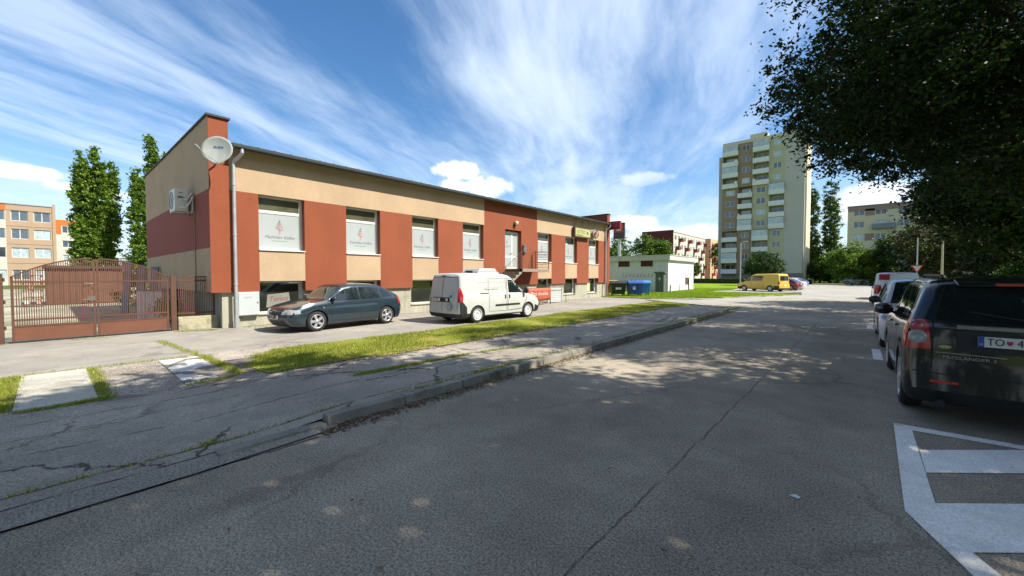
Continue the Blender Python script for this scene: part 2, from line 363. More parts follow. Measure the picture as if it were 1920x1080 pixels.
# kerb stones
kb = MB(); y = 2.3; random.seed(3)
def kerbline(kb, pts, h, wd=0.16, step=1.0):
    for (p, q) in zip(pts[:-1], pts[1:]):
        p = Vector((*p, 0)); q = Vector((*q, 0)); L = (q-p).length; n = max(1, round(L/step)); d = (q-p)/n
        for i in range(n):
            a0 = p+d*i+d.normalized()*0.006; a1 = p+d*(i+1)-d.normalized()*0.006; nrm_ = Vector((-d.y, d.x, 0)).normalized()*wd
            j = random.uniform(-0.006, 0.006)
            hh = h if not callable(h) else h((a0.x+a1.x)/2, (a0.y+a1.y)/2)
            kb.add([a0, a1, a1+nrm_, a0+nrm_]+[v+Vector((0, 0, hh+j)) for v in (a0+nrm_*0.10, a1+nrm_*0.10, a1+nrm_, a0+nrm_)],
                   [(3, 2, 1, 0), (4, 5, 6, 7), (0, 1, 5, 4), (1, 2, 6, 5), (2, 3, 7, 6), (3, 0, 4, 7)])
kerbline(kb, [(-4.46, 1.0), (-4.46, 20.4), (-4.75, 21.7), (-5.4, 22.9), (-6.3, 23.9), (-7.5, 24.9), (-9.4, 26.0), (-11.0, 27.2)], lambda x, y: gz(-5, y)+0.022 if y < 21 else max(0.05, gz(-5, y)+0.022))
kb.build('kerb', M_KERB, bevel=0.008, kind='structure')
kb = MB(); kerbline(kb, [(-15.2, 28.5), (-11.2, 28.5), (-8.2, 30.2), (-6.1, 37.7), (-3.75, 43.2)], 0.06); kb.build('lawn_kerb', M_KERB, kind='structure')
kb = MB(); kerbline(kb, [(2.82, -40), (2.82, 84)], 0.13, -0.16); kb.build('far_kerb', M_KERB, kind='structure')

# painted markings of the no-parking box and the bay line
M_PAINT = asphalt('road_paint', (0.78, 0.77, 0.73), crack=0.35, patches=0.08, speck=0.32, tint2=(0.55, 0.54, 0.5), bumpk=0.6)
def mark(pts, z=0.004):
    b = MB(); b.poly([(x, y, z) for x, y in pts]); return b.build('road_marking', M_PAINT, kind='structure')
mark([(0.36, 6.33), (0.50, 6.16), (0.48, 4.22), (0.33, 3.96), (0.30, 3.99), (0.32, 4.8)])             # long edge
mark([(0.505, 6.15), (0.36, 6.33), (2.60, 6.30), (2.60, 6.22)], 0.005)
mark([(0.50, 5.50), (1.40, 6.27), (2.13, 6.26), (0.49, 4.90)], 0.006)
mark([(0.48, 4.28), (2.60, 6.05), (2.60, 5.38), (0.575, 3.66), (0.31, 3.98)], 0.006); mark([(0.86, 2.95), (2.60, 4.40), (2.60, 3.75), (1.0, 2.42)], 0.006)
mark([(0.31, 3.975), (0.575, 3.655), (1.05, 2.6), (0.86, 2.5)], 0.007)
mark([(0.30, 10.9), (0.45, 10.9), (0.45, 12.45), (0.30, 12.45)])
mark([(0.30, 17.2), (0.45, 17.2), (0.45, 18.4), (0.30, 18.4)])

# ---------------------------------------------------------------- grass blades and litter
def leafmat(name, rough=0.7, trans=0.35):
    m = bpy.data.materials.new(name); m.use_nodes = True; t = NT(m.node_tree); b = t.n['Principled BSDF']
    at = t.node('ShaderNodeAttribute'); at.attribute_name = 'tint'; c = at.outputs['Color']
    t.put(b.inputs['Base Color'], c); b.inputs['Roughness'].default_value = rough; b.inputs['Specular IOR Level'].default_value = 0.25
    tr = t.node('ShaderNodeBsdfTranslucent'); t.put(tr.inputs[0], t.mix(1.0, c, (1.1, 1.25, 0.5, 1), 'MULTIPLY'))
    mx = t.node('ShaderNodeMixShader'); mx.inputs[0].default_value = trans
    t.l.new(b.outputs[0], mx.inputs[1]); t.l.new(tr.outputs[0], mx.inputs[2]); t.l.new(mx.outputs[0], t.n['Material Output'].inputs[0])
    MATS[name] = m; return m
M_BLADE = leafmat('grass_blade'); M_LEAF = leafmat('tree_leaf', 0.55, 0.30); M_DRY = leafmat('dry_leaf', 0.8, 0.15)
rng = np.random.default_rng(7)
def blades(name, xy, z, hmin, hmax, wd, palette, label):
    n = len(xy); h = rng.uniform(hmin, hmax, n); an = rng.uniform(0, 2*np.pi, n); lean = rng.normal(0, 0.35, (n, 2))*h[:, None]
    w_ = wd*rng.uniform(.7, 1.3, n); dx_ = np.cos(an)*w_; dy_ = np.sin(an)*w_
    V = np.zeros((n, 3, 3)); V[:, 0, 0] = xy[:, 0]-dx_; V[:, 0, 1] = xy[:, 1]-dy_; V[:, 1, 0] = xy[:, 0]+dx_; V[:, 1, 1] = xy[:, 1]+dy_
    V[:, 2, 0] = xy[:, 0]+lean[:, 0]; V[:, 2, 1] = xy[:, 1]+lean[:, 1]; V[:, 0, 2] = z; V[:, 1, 2] = z; V[:, 2, 2] = z+h
    pal = np.array(palette); col = pal[rng.integers(0, len(pal), n)]*rng.uniform(.75, 1.3, n)[:, None]
    return fast_mesh(name, V.reshape(-1, 3), 3, M_BLADE, col=col, label=label, cat='grass', kind='stuff')
gzv = np.vectorize(gz)
GP = [(0.20, 0.27, 0.022), (0.14, 0.23, 0.016), (0.27, 0.30, 0.035), (0.40, 0.33, 0.13), (0.30, 0.30, 0.05)]
def verge_pts(n):
    y = 2.5+(24.5)*rng.random(n)**1.35; x = rng.uniform(-10.0, -7.0, n)
    d = np.sin(x*2.3+np.sin(y*1.7)*2)+np.sin(y*2.9+x)
    ok = (x < -7.35+0.35*np.minimum(1, (y-2.35)/6)+0.08*np.sin(y*3)) & (x > -9.95+.12*np.sin(y*1.1)+np.maximum(0, 3.3-y)*1.6) & (y < 24.6+(-x-7)*.45)
    ok &= (rng.random(n) < 0.62+0.42*d) & ((x < -7.55) | (rng.random(n) < .35))
    return np.stack([x[ok], y[ok]], 1)
P = verge_pts(120000)
blades('verge_grass', P, gzv(P[:, 0], P[:, 1])+0.012, 0.02, 0.075, 0.006, GP, 'patchy sunlit grass of the verge between forecourt and pavement')
# tufts in the pavement joints, round the slabs, against walls
T = []
def tuft_line(x0, y0, x1, y1, n, wd):
    t = rng.random(n); T.append(np.stack([x0+(x1-x0)*t+rng.normal(0, wd, n), y0+(y1-y0)*t+rng.normal(0, wd, n)], 1))
for (x0, y0, x1, y1, n, wd) in [(-6.05, 3.2, -6.0, 4.4, 1500, .05), (-6.0, 4.4, -5.95, 5.6, 1100, .035), (-5.9, 5.9, -5.6, 7.6, 900, .03), (-4.7, 3, -4.68, 20, 2600, .03), (-4.72, 4.6, -4.62, 5.5, 700, .05),
        (-10.55, -8, -10.55, 2.1, 2600, .05), (-10.5, .5, -7.8, .5, 1500, .05), (-7.75, .2, -7.8, .55, 500, .05), (-7.75, -.25, -7.75, .3, 420, .03), (-10.5, -.42, -7.9, -.45, 4200, .08),
        (-13.7, 1.85, -10.5, 2.05, 900, .05), (-10.4, 2.1, -7.8, 2.1, 2200, .05), (-7.8, 1.4, -7.75, 2.0, 400, .03), (-4.86, -2, -4.86, 2.4, 500, .012), (-4.9, .95, -4.9, 1.1, 60, .02),
        (-7.7, 2.45, -7.6, 3.4, 1500, .12), (-8.6, 2.5, -7.8, 2.6, 1500, .10), (-9.6, 2.9, -8.6, 2.7, 1200, .10), (-15.25, 4.2, -15.2, 7, 900, .08), (-15.6, 0.3, -15.5, 1.2, 160, .08), (-15.5, 2.5, -15.1, 3.4, 600, .06), (-15.1, 9, -15.1, 29, 900, .04), (-4.45, 11, -4.3, 20.5, 900, .08), (-5.2, 22.6, -4.3, 21, 800, .15)]:
    tuft_line(x0, y0, x1, y1, n, wd)
P = np.concatenate(T); blades('joint_grass', P, gzv(P[:, 0], P[:, 1]), 0.015, 0.055, 0.005, GP, 'weeds growing in pavement joints and round the concrete slabs')
y_ = 28.5+30*rng.random(60000)**1.2; x_ = -16+12*rng.random(60000); ok = y_ > 28.8+np.maximum(0, x_+11.2)*1.9
ok &= ~((x_ > -11.5) & (y_ > 44.5))
P = np.stack([x_[ok], y_[ok]], 1); blades('lawn_grass', P, 0.03, 0.03, 0.11, 0.014, [(0.15, 0.25, 0.012), (0.20, 0.28, 0.018), (0.24, 0.27, 0.04)], 'bright green lawn blades in front of the white hut')
def litter(name, xy, z, size, palette, label):
    n = len(xy); an = rng.uniform(0, 2*np.pi, n); s = size*rng.uniform(.5, 1.3, n); tl = rng.uniform(-.5, .5, (n, 4))
    V = np.zeros((n, 4, 3))
    for k, (a_, r_) in enumerate(((0, 1), (1.57, .55), (3.14, 1), (4.71, .55))):
        V[:, k, 0] = xy[:, 0]+np.cos(an+a_)*s*r_; V[:, k, 1] = xy[:, 1]+np.sin(an+a_)*s*r_; V[:, k, 2] = z+s*(.35+tl[:, k]*.6)
    pal = np.array(palette); col = pal[rng.integers(0, len(pal), n)]*rng.uniform(.6, 1.3, n)[:, None]
    return fast_mesh(name, V.reshape(-1, 3), 4, M_DRY, col=col, label=label, cat='leaf litter', kind='stuff')
n = 5200; y_ = 1.9+20*rng.random(n)**1.5; x_ = -4.45+np.abs(rng.normal(0, .10, n))
DP = [(0.17, 0.105, 0.06), (0.24, 0.17, 0.10), (0.11, 0.07, 0.045), (0.30, 0.24, 0.15)]
litter('kerb_leaf_litter', np.stack([x_, y_], 1), 0.003, 0.022, DP, 'dry brown leaves swept against the kerb')
n = 2600; y_ = 2.6+12*rng.random(n); x_ = -7.25+rng.normal(0, .16, n)+.2*np.minimum(1, (y_-2.35)/6)
y2 = rng.uniform(-1, 14, 900); x2 = rng.uniform(-7.4, 2.2, 900); y3 = rng.uniform(4.2, 6.0, 700); x3 = rng.normal(-14.2, .5, 700)
X = np.concatenate([x_, x2[:260], x3]); Y = np.concatenate([y_, y2[:260], y3])
litter('scattered_leaf_litter', np.stack([X, Y], 1), gzv(X, Y)*(X < -4.6)+0.012, 0.02, DP, 'loose dry leaves along the verge edge and on the asphalt')
b = MB(); b.poly([(-0.02, 3.40, .012), (0.0, 3.43, .012), (.05, 3.42, .02), (.04, 3.39, .01)])
gx, gy = 0.0, 0.0
b = MB(); b.prism([(-0.355, 3.70), (-0.325, 3.735), (-0.29, 3.72), (-0.30, 3.69)], 2, 0.004, 0.010)
setp(b.build('paper_scrap', mat('scrap_white', (0.75, 0.75, 0.75), 0.8)), 'small white scrap of litter lying on the road', 'litter')
# ================================================================ main building
BEI = mat('beige_render', (0.405, 0.292, 0.185), 0.92, 0.09, 0.6, bump=0.35, bscale=90, streak=0.12, dirt=((0.30, 0.22, 0.14), 0.5, 0.35))
RED = mat('brick_red_render', (0.228, 0.058, 0.022), 0.9, 0.11, 0.7, bump=0.35, bscale=90, streak=0.12, dirt=((0.19, 0.055, 0.025), 0.6, 0.4))
BAND = mat('maroon_render', (0.235, 0.058, 0.040), 0.9, 0.08, 0.7, bump=0.25, bscale=120, streak=0.3)
CREAM = mat('base_render', (0.34, 0.33, 0.255), 0.92, 0.16, 1.0, bump=0.4, bscale=60, streak=0.5, dirt=((0.13, 0.12, 0.07), 0.9, 0.55))
DMET = mat('roof_metal', (0.022, 0.028, 0.025), 0.7, 0.2, 2.0)
ZINC = mat('zinc_pipe', (0.42, 0.44, 0.45), 0.45, 0.12, 3.0, metal=0.5)
UPVC = mat('white_frame', (0.60, 0.60, 0.56), 0.4, 0.05, 2.0)
FILM = mat('window_film', (0.34, 0.375, 0.375), 0.35, 0.04, 1.0)
CURT = glass('curtained_glass', (0.085, 0.085, 0.05), 0.12)
DARKG = glass('dark_glass', (0.02, 0.022, 0.018), 0.06)
INK = mat('grey_ink', (0.10, 0.12, 0.12), 0.6); PINK = mat('pink_ink', (0.45, 0.17, 0.20), 0.6)
DARK = mat('dark_recess', (0.02, 0.02, 0.02), 0.9)
WHITE = mat('white_enamel', (0.42, 0.46, 0.46), 0.4, 0.05, 2.0, dirt=((0.4, 0.38, 0.3), 2.0, 0.2))
RUST = mat('brown_iron', (0.075, 0.035, 0.022), 0.6, 0.2, 3.0)
STONE = mat('stair_concrete', (0.24, 0.215, 0.17), 0.95, 0.3, 3.0, bump=0.6, bscale=20, dirt=((0.07, 0.05, 0.03), 3.0, 0.8))
X0 = -15.3; YA = 3.35; YF = 3.88; YB = 29.55; YE = 30.0; XB = -27.3
bl = thing('shop_building', 'long low building with brick red pillars, beige panels and white filmed windows', 'building', (X0, YA, 0))
OPEN = [(4.70, 6.18), (7.75, 9.24), (10.85, 12.34), (13.93, 15.42), None, (20.3, 21.8), (23.45, 24.98), (26.65, 28.15)]
b = MB()
d_ = 0.42
b.box((X0-d_, YF, 4.45), (X0, 15.49, 5.82), 0); b.box((X0-d_, 20.2, 4.45), (X0, YB, 5.82), 0)
b.box((X0-d_, 15.49, 4.45), (X0, 20.2, 5.82), 1)
edges = [YF] + [e for o in OPEN[:4] for e in o]
for i in range(0, 8, 2): b.box((X0-d_, edges[i], 1.16), (X0, edges[i+1], 4.45), 1)
b.box((X0-d_, 15.42, 1.16), (X0, 17.18, 4.45), 1); b.box((X0-d_, 18.65, 1.16), (X0, 20.3, 4.45), 1); b.box((X0-d_, 17.18, 1.16), (X0, 18.65, 2.1), 1)
b.box((X0-d_, 17.18, 4.38), (X0, 18.65, 4.45), 1)
b.box((X0-d_, 21.8, 1.16), (X0, 23.45, 4.45), 1); b.box((X0-d_, 24.98, 1.16), (X0, 26.65, 4.45), 1); b.box((X0-d_, 28.15, 1.16), (X0, YB, 4.45), 1)
for o in OPEN:
    if o: b.box((X0-d_, o[0], 1.52), (X0, o[1], 2.56), 0)
b.box((XB, YF, 1.16), (X0-d_, YB, 5.82), 0)                      # rear mass
# gable wall that rises above the roof as a fin
b.box((XB, YA, 4.42), (X0-0.02, YF, 6.66), 0); b.box((XB, YA, 2.58), (X0-0.02, YF, 4.42), 2); b.box((XB, YA, 1.18), (X0-0.02, YF, 2.58), 0)
b.box((X0-0.02, YA, 1.16), (X0+0.0, YF, 6.66), 1)
b.box((XB, YB, 0.1), (X0+0.02, YE, 6.64), 1)
b.build('wall', [BEI, RED, BAND], bl)
b = MB(); b.box((XB, YA+0.35, 0), (X0-0.32, YF, 1.18)); b.box((X0-.32, YA+.3, 0), (X0-.12, YF, 1.16)); b.box((XB, YF, 0), (X0-0.34, YB, 1.16))
for (ya, yb) in [(YF, 4.70), (6.18, 7.75), (9.24, 10.85), (12.34, 13.93), (15.42, 20.3), (21.8, 23.45), (24.98, 26.65), (28.15, YB)]:
    b.box((X0-0.34, ya, 0), (X0-0.12, yb, 1.16))
for o in OPEN:
    if o: b.box((X0-0.34, o[0], 0), (X0-0.12, o[1], 0.36)); b.box((X0-0.36, o[0]-0.02, 0.36), (X0-0.07, o[1]+0.02, 0.40))
b.build('plinth', CREAM, bl)
b = MB(); b.box((XB-.1, YF-0.0, 5.82), (X0+0.30, YB, 5.885)); b.box((X0+0.30, YF+.02, 5.80), (X0+0.33, YB, 5.90))
for i in range(52): b.box((X0-0.4, YF+0.25+i*0.5, 5.885), (X0+0.31, YF+0.275+i*0.5, 5.925))
b.build('roof', DMET, bl)
b = MB(); b.box((XB-.1, YA-0.05, 6.66), (X0+0.06, YF+0.05, 6.72)); b.build('coping', DMET, bl); b = MB(); b.box((XB, YB-.04, 6.64), (X0+0.07, YE+0.04, 6.70)); b.build('coping', DMET, bl)
b = MB(); n = 10
for i in range(n):
    t0 = math.pi*i/n; t1 = math.pi*(i+1)/n
    for (ra, fl) in ((0.075, 0),):
        P = [(X0+0.38-ra*math.cos(t), 5.79-ra*math.sin(t)) for t in (t0, t1)]
        b.add([(P[0][0], YF+.05, P[0][1]), (P[1][0], YF+.05, P[1][1]), (P[1][0], YB-.05, P[1][1]), (P[0][0], YB-.05, P[0][1])], [(0, 1, 2, 3)], 0, True)
b.build('gutter', DMET, bl)
def downpipe(y, ybase):
    q = MB(); xo = X0+0.10
    q.tube([(X0+0.38, y+0.17, 5.74), (X0+0.38, y+0.17, 5.60), (X0+0.30, y+0.12, 5.50), (xo+.04, y+0.02, 5.38), (xo, y, 5.28), (xo, ybase, 0.14)], 0.052, 12)
    q.cyl((xo, ybase, 0.0), (xo, ybase, 0.42), 0.066, n=12)
    for z in (4.6, 3.0, 1.4): q.cyl((xo, y, z), (xo, y, z+.05), 0.062, n=12); q.box((X0, y-.01, z+.01), (xo, y+.01, z+.04))
    return q.build('downpipe', ZINC, bl)
downpipe(3.98, 3.98); downpipe(29.15, 29.15)
# windows: frame, upper curtained light, film panel with the printed tree and lettering
def logo(parent, y0, y1, z0, z1, x, s=1.0):
    cy = (y0+y1)/2; zc = z0+(z1-z0)*0.60; q = MB(); h = 0.50*s
    def tri(ya, yb, za, zb, m): q.box((x, cy+ya*s, zc+za*s), (x+0.004, cy+yb*s, zc+zb*s), m)
    q.prism([(cy-.035*s, zc+.20*s), (cy+.035*s, zc+.20*s), (cy, zc+.29*s)], 0, x, x+.004, 0)
    tri(-.065, .055, .135, .165, 0); tri(-.10, .09, .075, .09, 1); tri(-.085, .11, .035, .06, 1); tri(-.13, -.01, -.01, .012, 0)
    tri(-.06, .13, -.045, -.02, 1); tri(-.10, .03, .10, .112, 1); tri(-.012, .022, -.22, -.045, 1); tri(-.09, .06, -.075, -.06, 1); tri(.03, .09, -.10, -.085, 1)
    q.build('printed_tree', [INK, PINK], parent)
    M = frame((x+0.001, cy, zc-.33*s), (0, 1, 0), (0, 0, 1))
    t_ = text_part('Mathilden Kaffee', 0.155*s, M, INK, parent, shear=0.35, sx=0.92)
    q = MB()
    q.box((x, cy-.26*s, zc-.468*s), (x+.003, cy+.26*s, zc-.456*s))
    q.build('small_print', INK, parent)
def window_unit(y0, y1):
    x = X0-0.22; f = 0.07; q = MB()
    for (ya, yb, za, zb) in [(y0, y0+f, 2.60, 4.45), (y1-f-.04, y1, 2.60, 4.45), (y0+f, y1-f-.04, 2.60, 2.60+f), (y0+f, y1-f-.04, 4.38, 4.45), (y0+f, y1-f-.04, 3.86, 3.96)]:
        q.box((x-.06, ya, za), (x, yb, zb), 0)
    q.box((x-.06, y0, 2.56), (X0+.05, y1, 2.598), 0)
    wd = q.build('window', UPVC, bl, bevel=0.004)
    q = MB(); q.box((x-.035, y0+f, 3.96), (x-.028, y1-f-.04, 4.38), 0); q.build('upper_pane', CURT, wd)
    q = MB(); q.box((x-.030, y0+f, 2.60+f), (x-.018, y1-f-.04, 3.86), 0); q.build('film_panel', FILM, wd)
    logo(wd, y0+f, y1-f-.04, 2.67, 3.86, x-.018)
    return wd
for o in OPEN:
    if o: window_unit(*o)
# basement lights
for k, o in enumerate(OPEN):
    if not o: continue
    x = X0-0.335; q = MB(); y0, y1 = o
    for (ya, yb, za, zb) in [(y0, y0+.05, .40, 1.52), (y1-.13, y1, .40, 1.52), (y0+.05, y1-.13, .40, .46), (y0+.05, y1-.13, 1.46, 1.52)]: q.box((x, ya, za), (x+.05, yb, zb))
    bw = q.build('basement_window', UPVC, bl)
    q = MB(); q.box((x, y0+.05, .46), (x+.012, y1-.13, 1.46)); q.build('pane', DARKG, bw)
    if k == 0:
        q = MB(); q.prism([(4.98, .58), (5.02, 1.04), (5.72, 1.10), (5.76, .80), (5.68, .74)], 0, x+.014, x+.024)
        q.build('poster', mat('poster_paper', (0.19, 0.19, 0.16), 0.7), bw)
        M = frame((x+0.026, 5.38, .88), (0, 1, .03), (0, -.03, 1)); text_part('Torino', 0.24, M, mat('poster_red', (0.22, 0.03, 0.03), 0.7), bw, shear=.15, sx=.9)
    if k == 7:
        q = MB(); q.box((x+.014, y0+.15, .5), (x+.02, y0+.75, 1.3)); q.build('poster', mat('poster_green', (0.42, 0.45, 0.2), 0.7), bw)
# entrance door, lamp, letter box
x = X0-0.24; q = MB()
for (ya, yb, za, zb) in [(17.18, 17.25, 2.1, 4.30), (18.50, 18.65, 2.1, 4.30), (17.25, 18.50, 4.18, 4.30), (17.25, 18.50, 2.1, 2.2), (17.95, 18.10, 2.2, 4.18), (17.25, 17.95, 2.75, 2.85), (18.10, 18.50, 2.75, 2.85)]: q.box((x-.05, ya, za), (x, yb, zb))
dr = q.build('door', UPVC, bl, bevel=.004)
q = MB(); q.box((x-.03, 17.25, 2.2), (x-.015, 17.95, 2.75)); q.box((x-.03, 18.10, 2.2), (x-.015, 18.50, 2.75)); q.box((x-.03, 17.25, 2.85), (x-.014, 17.95, 4.18)); q.box((x-.03, 18.10, 2.85), (x-.014, 18.50, 4.18)); q.build('door_panel', FILM, dr)
q = MB(); q.box((x, 18.0, 3.0), (x+.05, 18.03, 3.04)); q.cyl((x+.05, 17.9, 3.02), (x+.05, 18.04, 3.02), .012); q.build('handle', DMET, dr)
logo(dr, 17.25, 17.95, 3.1, 4.0, x-.014, .62)
q = MB(); q.box((X0, 17.98, 4.62), (X0+.05, 18.10, 4.68), 0); q.cyl((X0+.04, 18.04, 4.65), (X0+.10, 18.04, 4.70), .05, m=0); q.lathe([(.02, 0), (.09, .02), (.12, .12), (.10, .22), (.0, .25)], (X0+.13, 18.04, 4.66), (0, 0, 1), 14, 1)
setp(q.build('wall_lamp', [RUST, mat('lamp_glass', (0.65, 0.62, 0.5), 0.2)]), 'small opal wall lamp above the white entrance door', 'lamp')
q = MB(); q.box((X0, 18.74, 3.12), (X0+.13, 18.98, 3.55), 0); q.box((X0+.13, 18.77, 3.46), (X0+.137, 18.95, 3.49), 1); q.box((X0, 18.76, 3.0), (X0+.09, 18.94, 3.12), 1)
setp(q.build('letter_box', [mat('box_grey', (0.13, 0.14, 0.15), 0.45), DARK], bevel=.01), 'grey metal letter box right of the entrance door', 'letter box')
# satellite dish on its arm
dt = thing('satellite_dish', 'large pale satellite dish bracketed on the building corner', 'satellite dish', (X0+.55, 3.48, 5.5))
def dish(parent, R_, M, mats):
    q = MB(); n = 40; rings = 7; vs = [Vector((0, 0, 0))]
    for r in range(1, rings+1):
        for i in range(n):
            t = 2*math.pi*i/n; rr = R_*r/rings; ex = 1.0
            a_ = abs(((t-(-math.pi/2)+math.pi) % (2*math.pi))-math.pi)
            if a_ < .55: ex = 1+0.16*(1-a_/.55)
            vs.append(Vector((rr*math.cos(t)*ex, rr*math.sin(t)*ex, 0.16*(rr/R_)**2*R_)))
    fs = [(0, 1+i, 1+(i+1) % n) for i in range(n)]+[(1+(r-1)*n+i, 1+r*n+i, 1+r*n+(i+1) % n, 1+(r-1)*n+(i+1) % n) for r in range(1, rings) for i in range(n)]
    q.add([M @ v for v in vs], fs, 0, True)
    o = q.build('reflector', mats, parent, world=False); md = o.modifiers.new('thick', 'SOLIDIFY'); md.thickness = 0.012; return o
nx = Vector((0.80, -0.58, 0.16)).normalized(); up = Vector((0, 0, 1)); xr_ = up.cross(nx).normalized(); yr_ = nx.cross(xr_)
Md = Matrix((xr_, yr_, nx)).transposed().to_4x4()
dish(dt, 0.42, Md, mat('dish_enamel', (0.30, 0.32, 0.30), 0.5, 0.12, 3.0, streak=.4))
q = MB(); q.tube([Md @ Vector((-.10, -.42, .05)), Md @ Vector((-.22, -.36, .28)), Md @ Vector((-.30, -.18, .50))], .014, 8); q.tube([Md @ Vector((.05, -.42, .05)), Md @ Vector((-.12, -.34, .32)), Md @ Vector((-.29, -.18, .50))], .010, 8)
q.cyl(Md @ Vector((-.27, -.20, .46)), Md @ Vector((-.34, -.12, .58)), .03, .035, 10); q.build('feed_arm', mat('galvanised', (.3, .3, .3), .5, metal=.5), dt, world=False)
q = MB(); q.tube([Vector((-.06, .04, 0)), Vector((-.25, .15, -.02)), Vector((-.55, .15, -.1))], .025, 8); q.box((-.56, .08, -.25), (-.53, .22, .1)); q.build('bracket', ZINC, dt, world=False)
text_part('skylink', 0.10, Md @ Matrix.Translation((0.02, .10, .03)), mat('blue_ink', (.06, .09, .35), .5), dt, world=False)
# air conditioner on the gable
at = thing('air_conditioner', 'white air conditioning unit bracketed high on the maroon gable band', 'air conditioner', (-17.65, 3.0, 3.88))
q = MB(); q.box((-.42, -.17, 0), (.42, .17, .74)); q.build('casing', mat('ac_white', (.62, .61, .55), .45, .08, 3, dirt=((.3, .28, .22), 3, .25)), at, world=False, bevel=.015)
q = MB(); q.lathe([(.30, 0), (.30, .012), (.27, .012), (.27, .004), (.06, .004), (.06, .012), (0, .012)], (-.10, -.171, .38), (0, -1, 0), 24); q.build('fan_grille', mat('ac_grille', (.25, .27, .27), .5), at, world=False)
q = MB(); q.box((.421, -.06, .60), (.428, .04, .62)); q.build('label_plate', DARK, at, world=False); q = MB(); q.box((.421, -.09, .44), (.440, .06, .475)); q.build('service_vent', DARK, at, world=False)
q = MB(); q.tube([(.44, .02, .42), (.50, .10, .36), (.55, .20, .50), (.55, .26, .60), (.50, .30, .62)], .022, 8); q.tube([(.44, -.03, .12), (.52, .12, .12), (.57, .24, .36), (.56, .29, .50)], .028, 8); q.tube([(.45, .27, -.02), (.52, .27, -.02), (.52, .29, .40)], .02, 8); q.build('pipes', mat('pipe_wrap', (.62, .61, .6), .6), at, world=False)
q = MB()
for xx in (-.34, .34): q = MB(); q.box((xx-.02, -.16, -.04), (xx+.02, .31, 0)); q.box((xx-.02, .31, -.04), (xx+.02, .35, .5)); q.build('bracket', ZINC, at, world=False)
q = MB(); q.tube([(.52, .33, -.05), (.52, .33, -2.75)], .014, 6); q.build('drain_hose', mat('hose_brown', (.28, .17, .12), .7), at, world=False)
# meter cabinet
mc = thing('meter_cabinet', 'white meter cabinet fixed under the wall beside the downpipe', 'cabinet', (X0-.05, 4.35, .38))
q = MB(); q.box((-.07, -.31, 0), (.11, .31, .78)); q.build('cabinet_body', WHITE, mc, world=False, bevel=.01)
q = MB(); q.box((.11, -.29, .02), (.125, .29, .75)); q.build('door', WHITE, mc, world=False, bevel=.004)
text_part('HUP 18', 0.06, frame((.1255, -.02, .60), (0, 1, 0), (0, 0, 1)), INK, mc, world=False)
q = MB(); q.box((.125, .24, .40), (.135, .27, .45)); q.build('lock', DARK, mc, world=False)
q = MB(); q.box((-.03, -.30, -.38), (.03, -.24, 0)); q.box((-.06, -.24, -.38), (-.05, .22, 0)); q.build('stand', CREAM, mc, world=False)
# entrance stair
st = thing('entrance_stair', 'concrete entrance stair with landing and brown iron railings', 'stair', (X0, 17.18, 0))
q = MB(); q.box((X0+.01, 17.18, 1.92), (X0+1.3, 19.72, 2.09)); q.build('landing', STONE, st, bevel=.01)
q = MB(); nst = 12
prof = [(17.18, 2.09)]
for i in range(nst): prof += [(17.18-.27*i, 2.09-.172*(i+1)), (17.18-.27*(i+1), 2.09-.172*(i+1))]
prof += [(17.18-.27*nst, 0.0), (17.18-.27*nst+.35, 0.0), (17.18, 1.85)]
q.prism(prof, 0, X0+.06, X0+1.26); q.build('steps', STONE, st)
q = MB(); ys = 17.18
def bars(pa, pb, z0, z1, n):
    for i in range(n+1):
        t = z0+(z1-z0)*i/n; q.cyl((pa[0], pa[1], pa[2]+t), (pb[0], pb[1], pb[2]+t), .014 if i == n else .008, n=6)
xr1 = X0+1.26; L3 = 10*.27
bars((xr1, ys, 2.09), (xr1, 19.68, 2.09), .12, 1.03, 6); bars((xr1, 19.68, 2.09), (X0+.05, 19.68, 2.09), .12, 1.03, 6)
bars((xr1, ys, 2.09), (xr1, ys-L3, 2.09-10*.172), .12, .95, 6)
for (xx, yy, z0, z1) in [(xr1, ys, 1.9, 3.12), (xr1, 19.68, 1.9, 3.12), (xr1, 18.4, 2.0, 3.12), (X0+.05, 19.68, 1.9, 3.0), (xr1, ys-1.35, 1.23, 2.2), (xr1, ys-L3, .37, 1.35)]: q.box((xx-.018, yy-.018, z0), (xx+.018, yy+.018, z1))
q.build('railing', RUST, st)
# basement steps rail with the orange banner, slatted screen
q = MB(); bx = -13.85
for yy in (17.35, 18.5, 19.62): q.box((bx-.02, yy-.02, 0), (bx+.02, yy+.02, 1.0))
q.cyl((bx, 17.35, .98), (bx, 19.62, .98), .02, n=8); q.cyl((bx, 17.35, .2), (bx, 19.62, .2), .012, n=6)
setp(q.build('banner_rail', RUST), 'low brown iron rail carrying the orange banner', 'rail')
q = MB(); ny = 24; vs = []; 
for j in range(5):
    for i in range(ny+1):
        yy = 17.38+2.22*i/ny; vs.append((bx+.035+.012*math.sin(i*1.3+j), yy, .98-.70*j/4-.04*math.sin(i/ny*math.pi)*(j/4)))
q.add(vs, [(j*(ny+1)+i, j*(ny+1)+i+1, (j+1)*(ny+1)+i+1, (j+1)*(ny+1)+i) for j in range(4) for i in range(ny)], 0, True)
bn = q.build('banner', mat('banner_orange', (.33, .075, .03), .6, .15, 2.0)); md = bn.modifiers.new('t', 'SOLIDIFY'); md.thickness = .004
setp(bn, 'orange banner with white lettering tied along a low rail', 'banner')
text_part('Pizza donáška', .30, frame((bx+.06, 18.45, .66), (0, 1, 0), (0, 0, 1)), mat('banner_white', (.65, .5, .45), .6), bn, shear=.3)
q = MB()
for i in range(9): q.box((-14.35, 19.95, .06+i*.10), (-14.30, 21.5, .13+i*.10), 0)
for yy in (19.95, 21.46): q.box((-14.32, yy, 0), (-14.27, yy+.04, 1.0), 0)
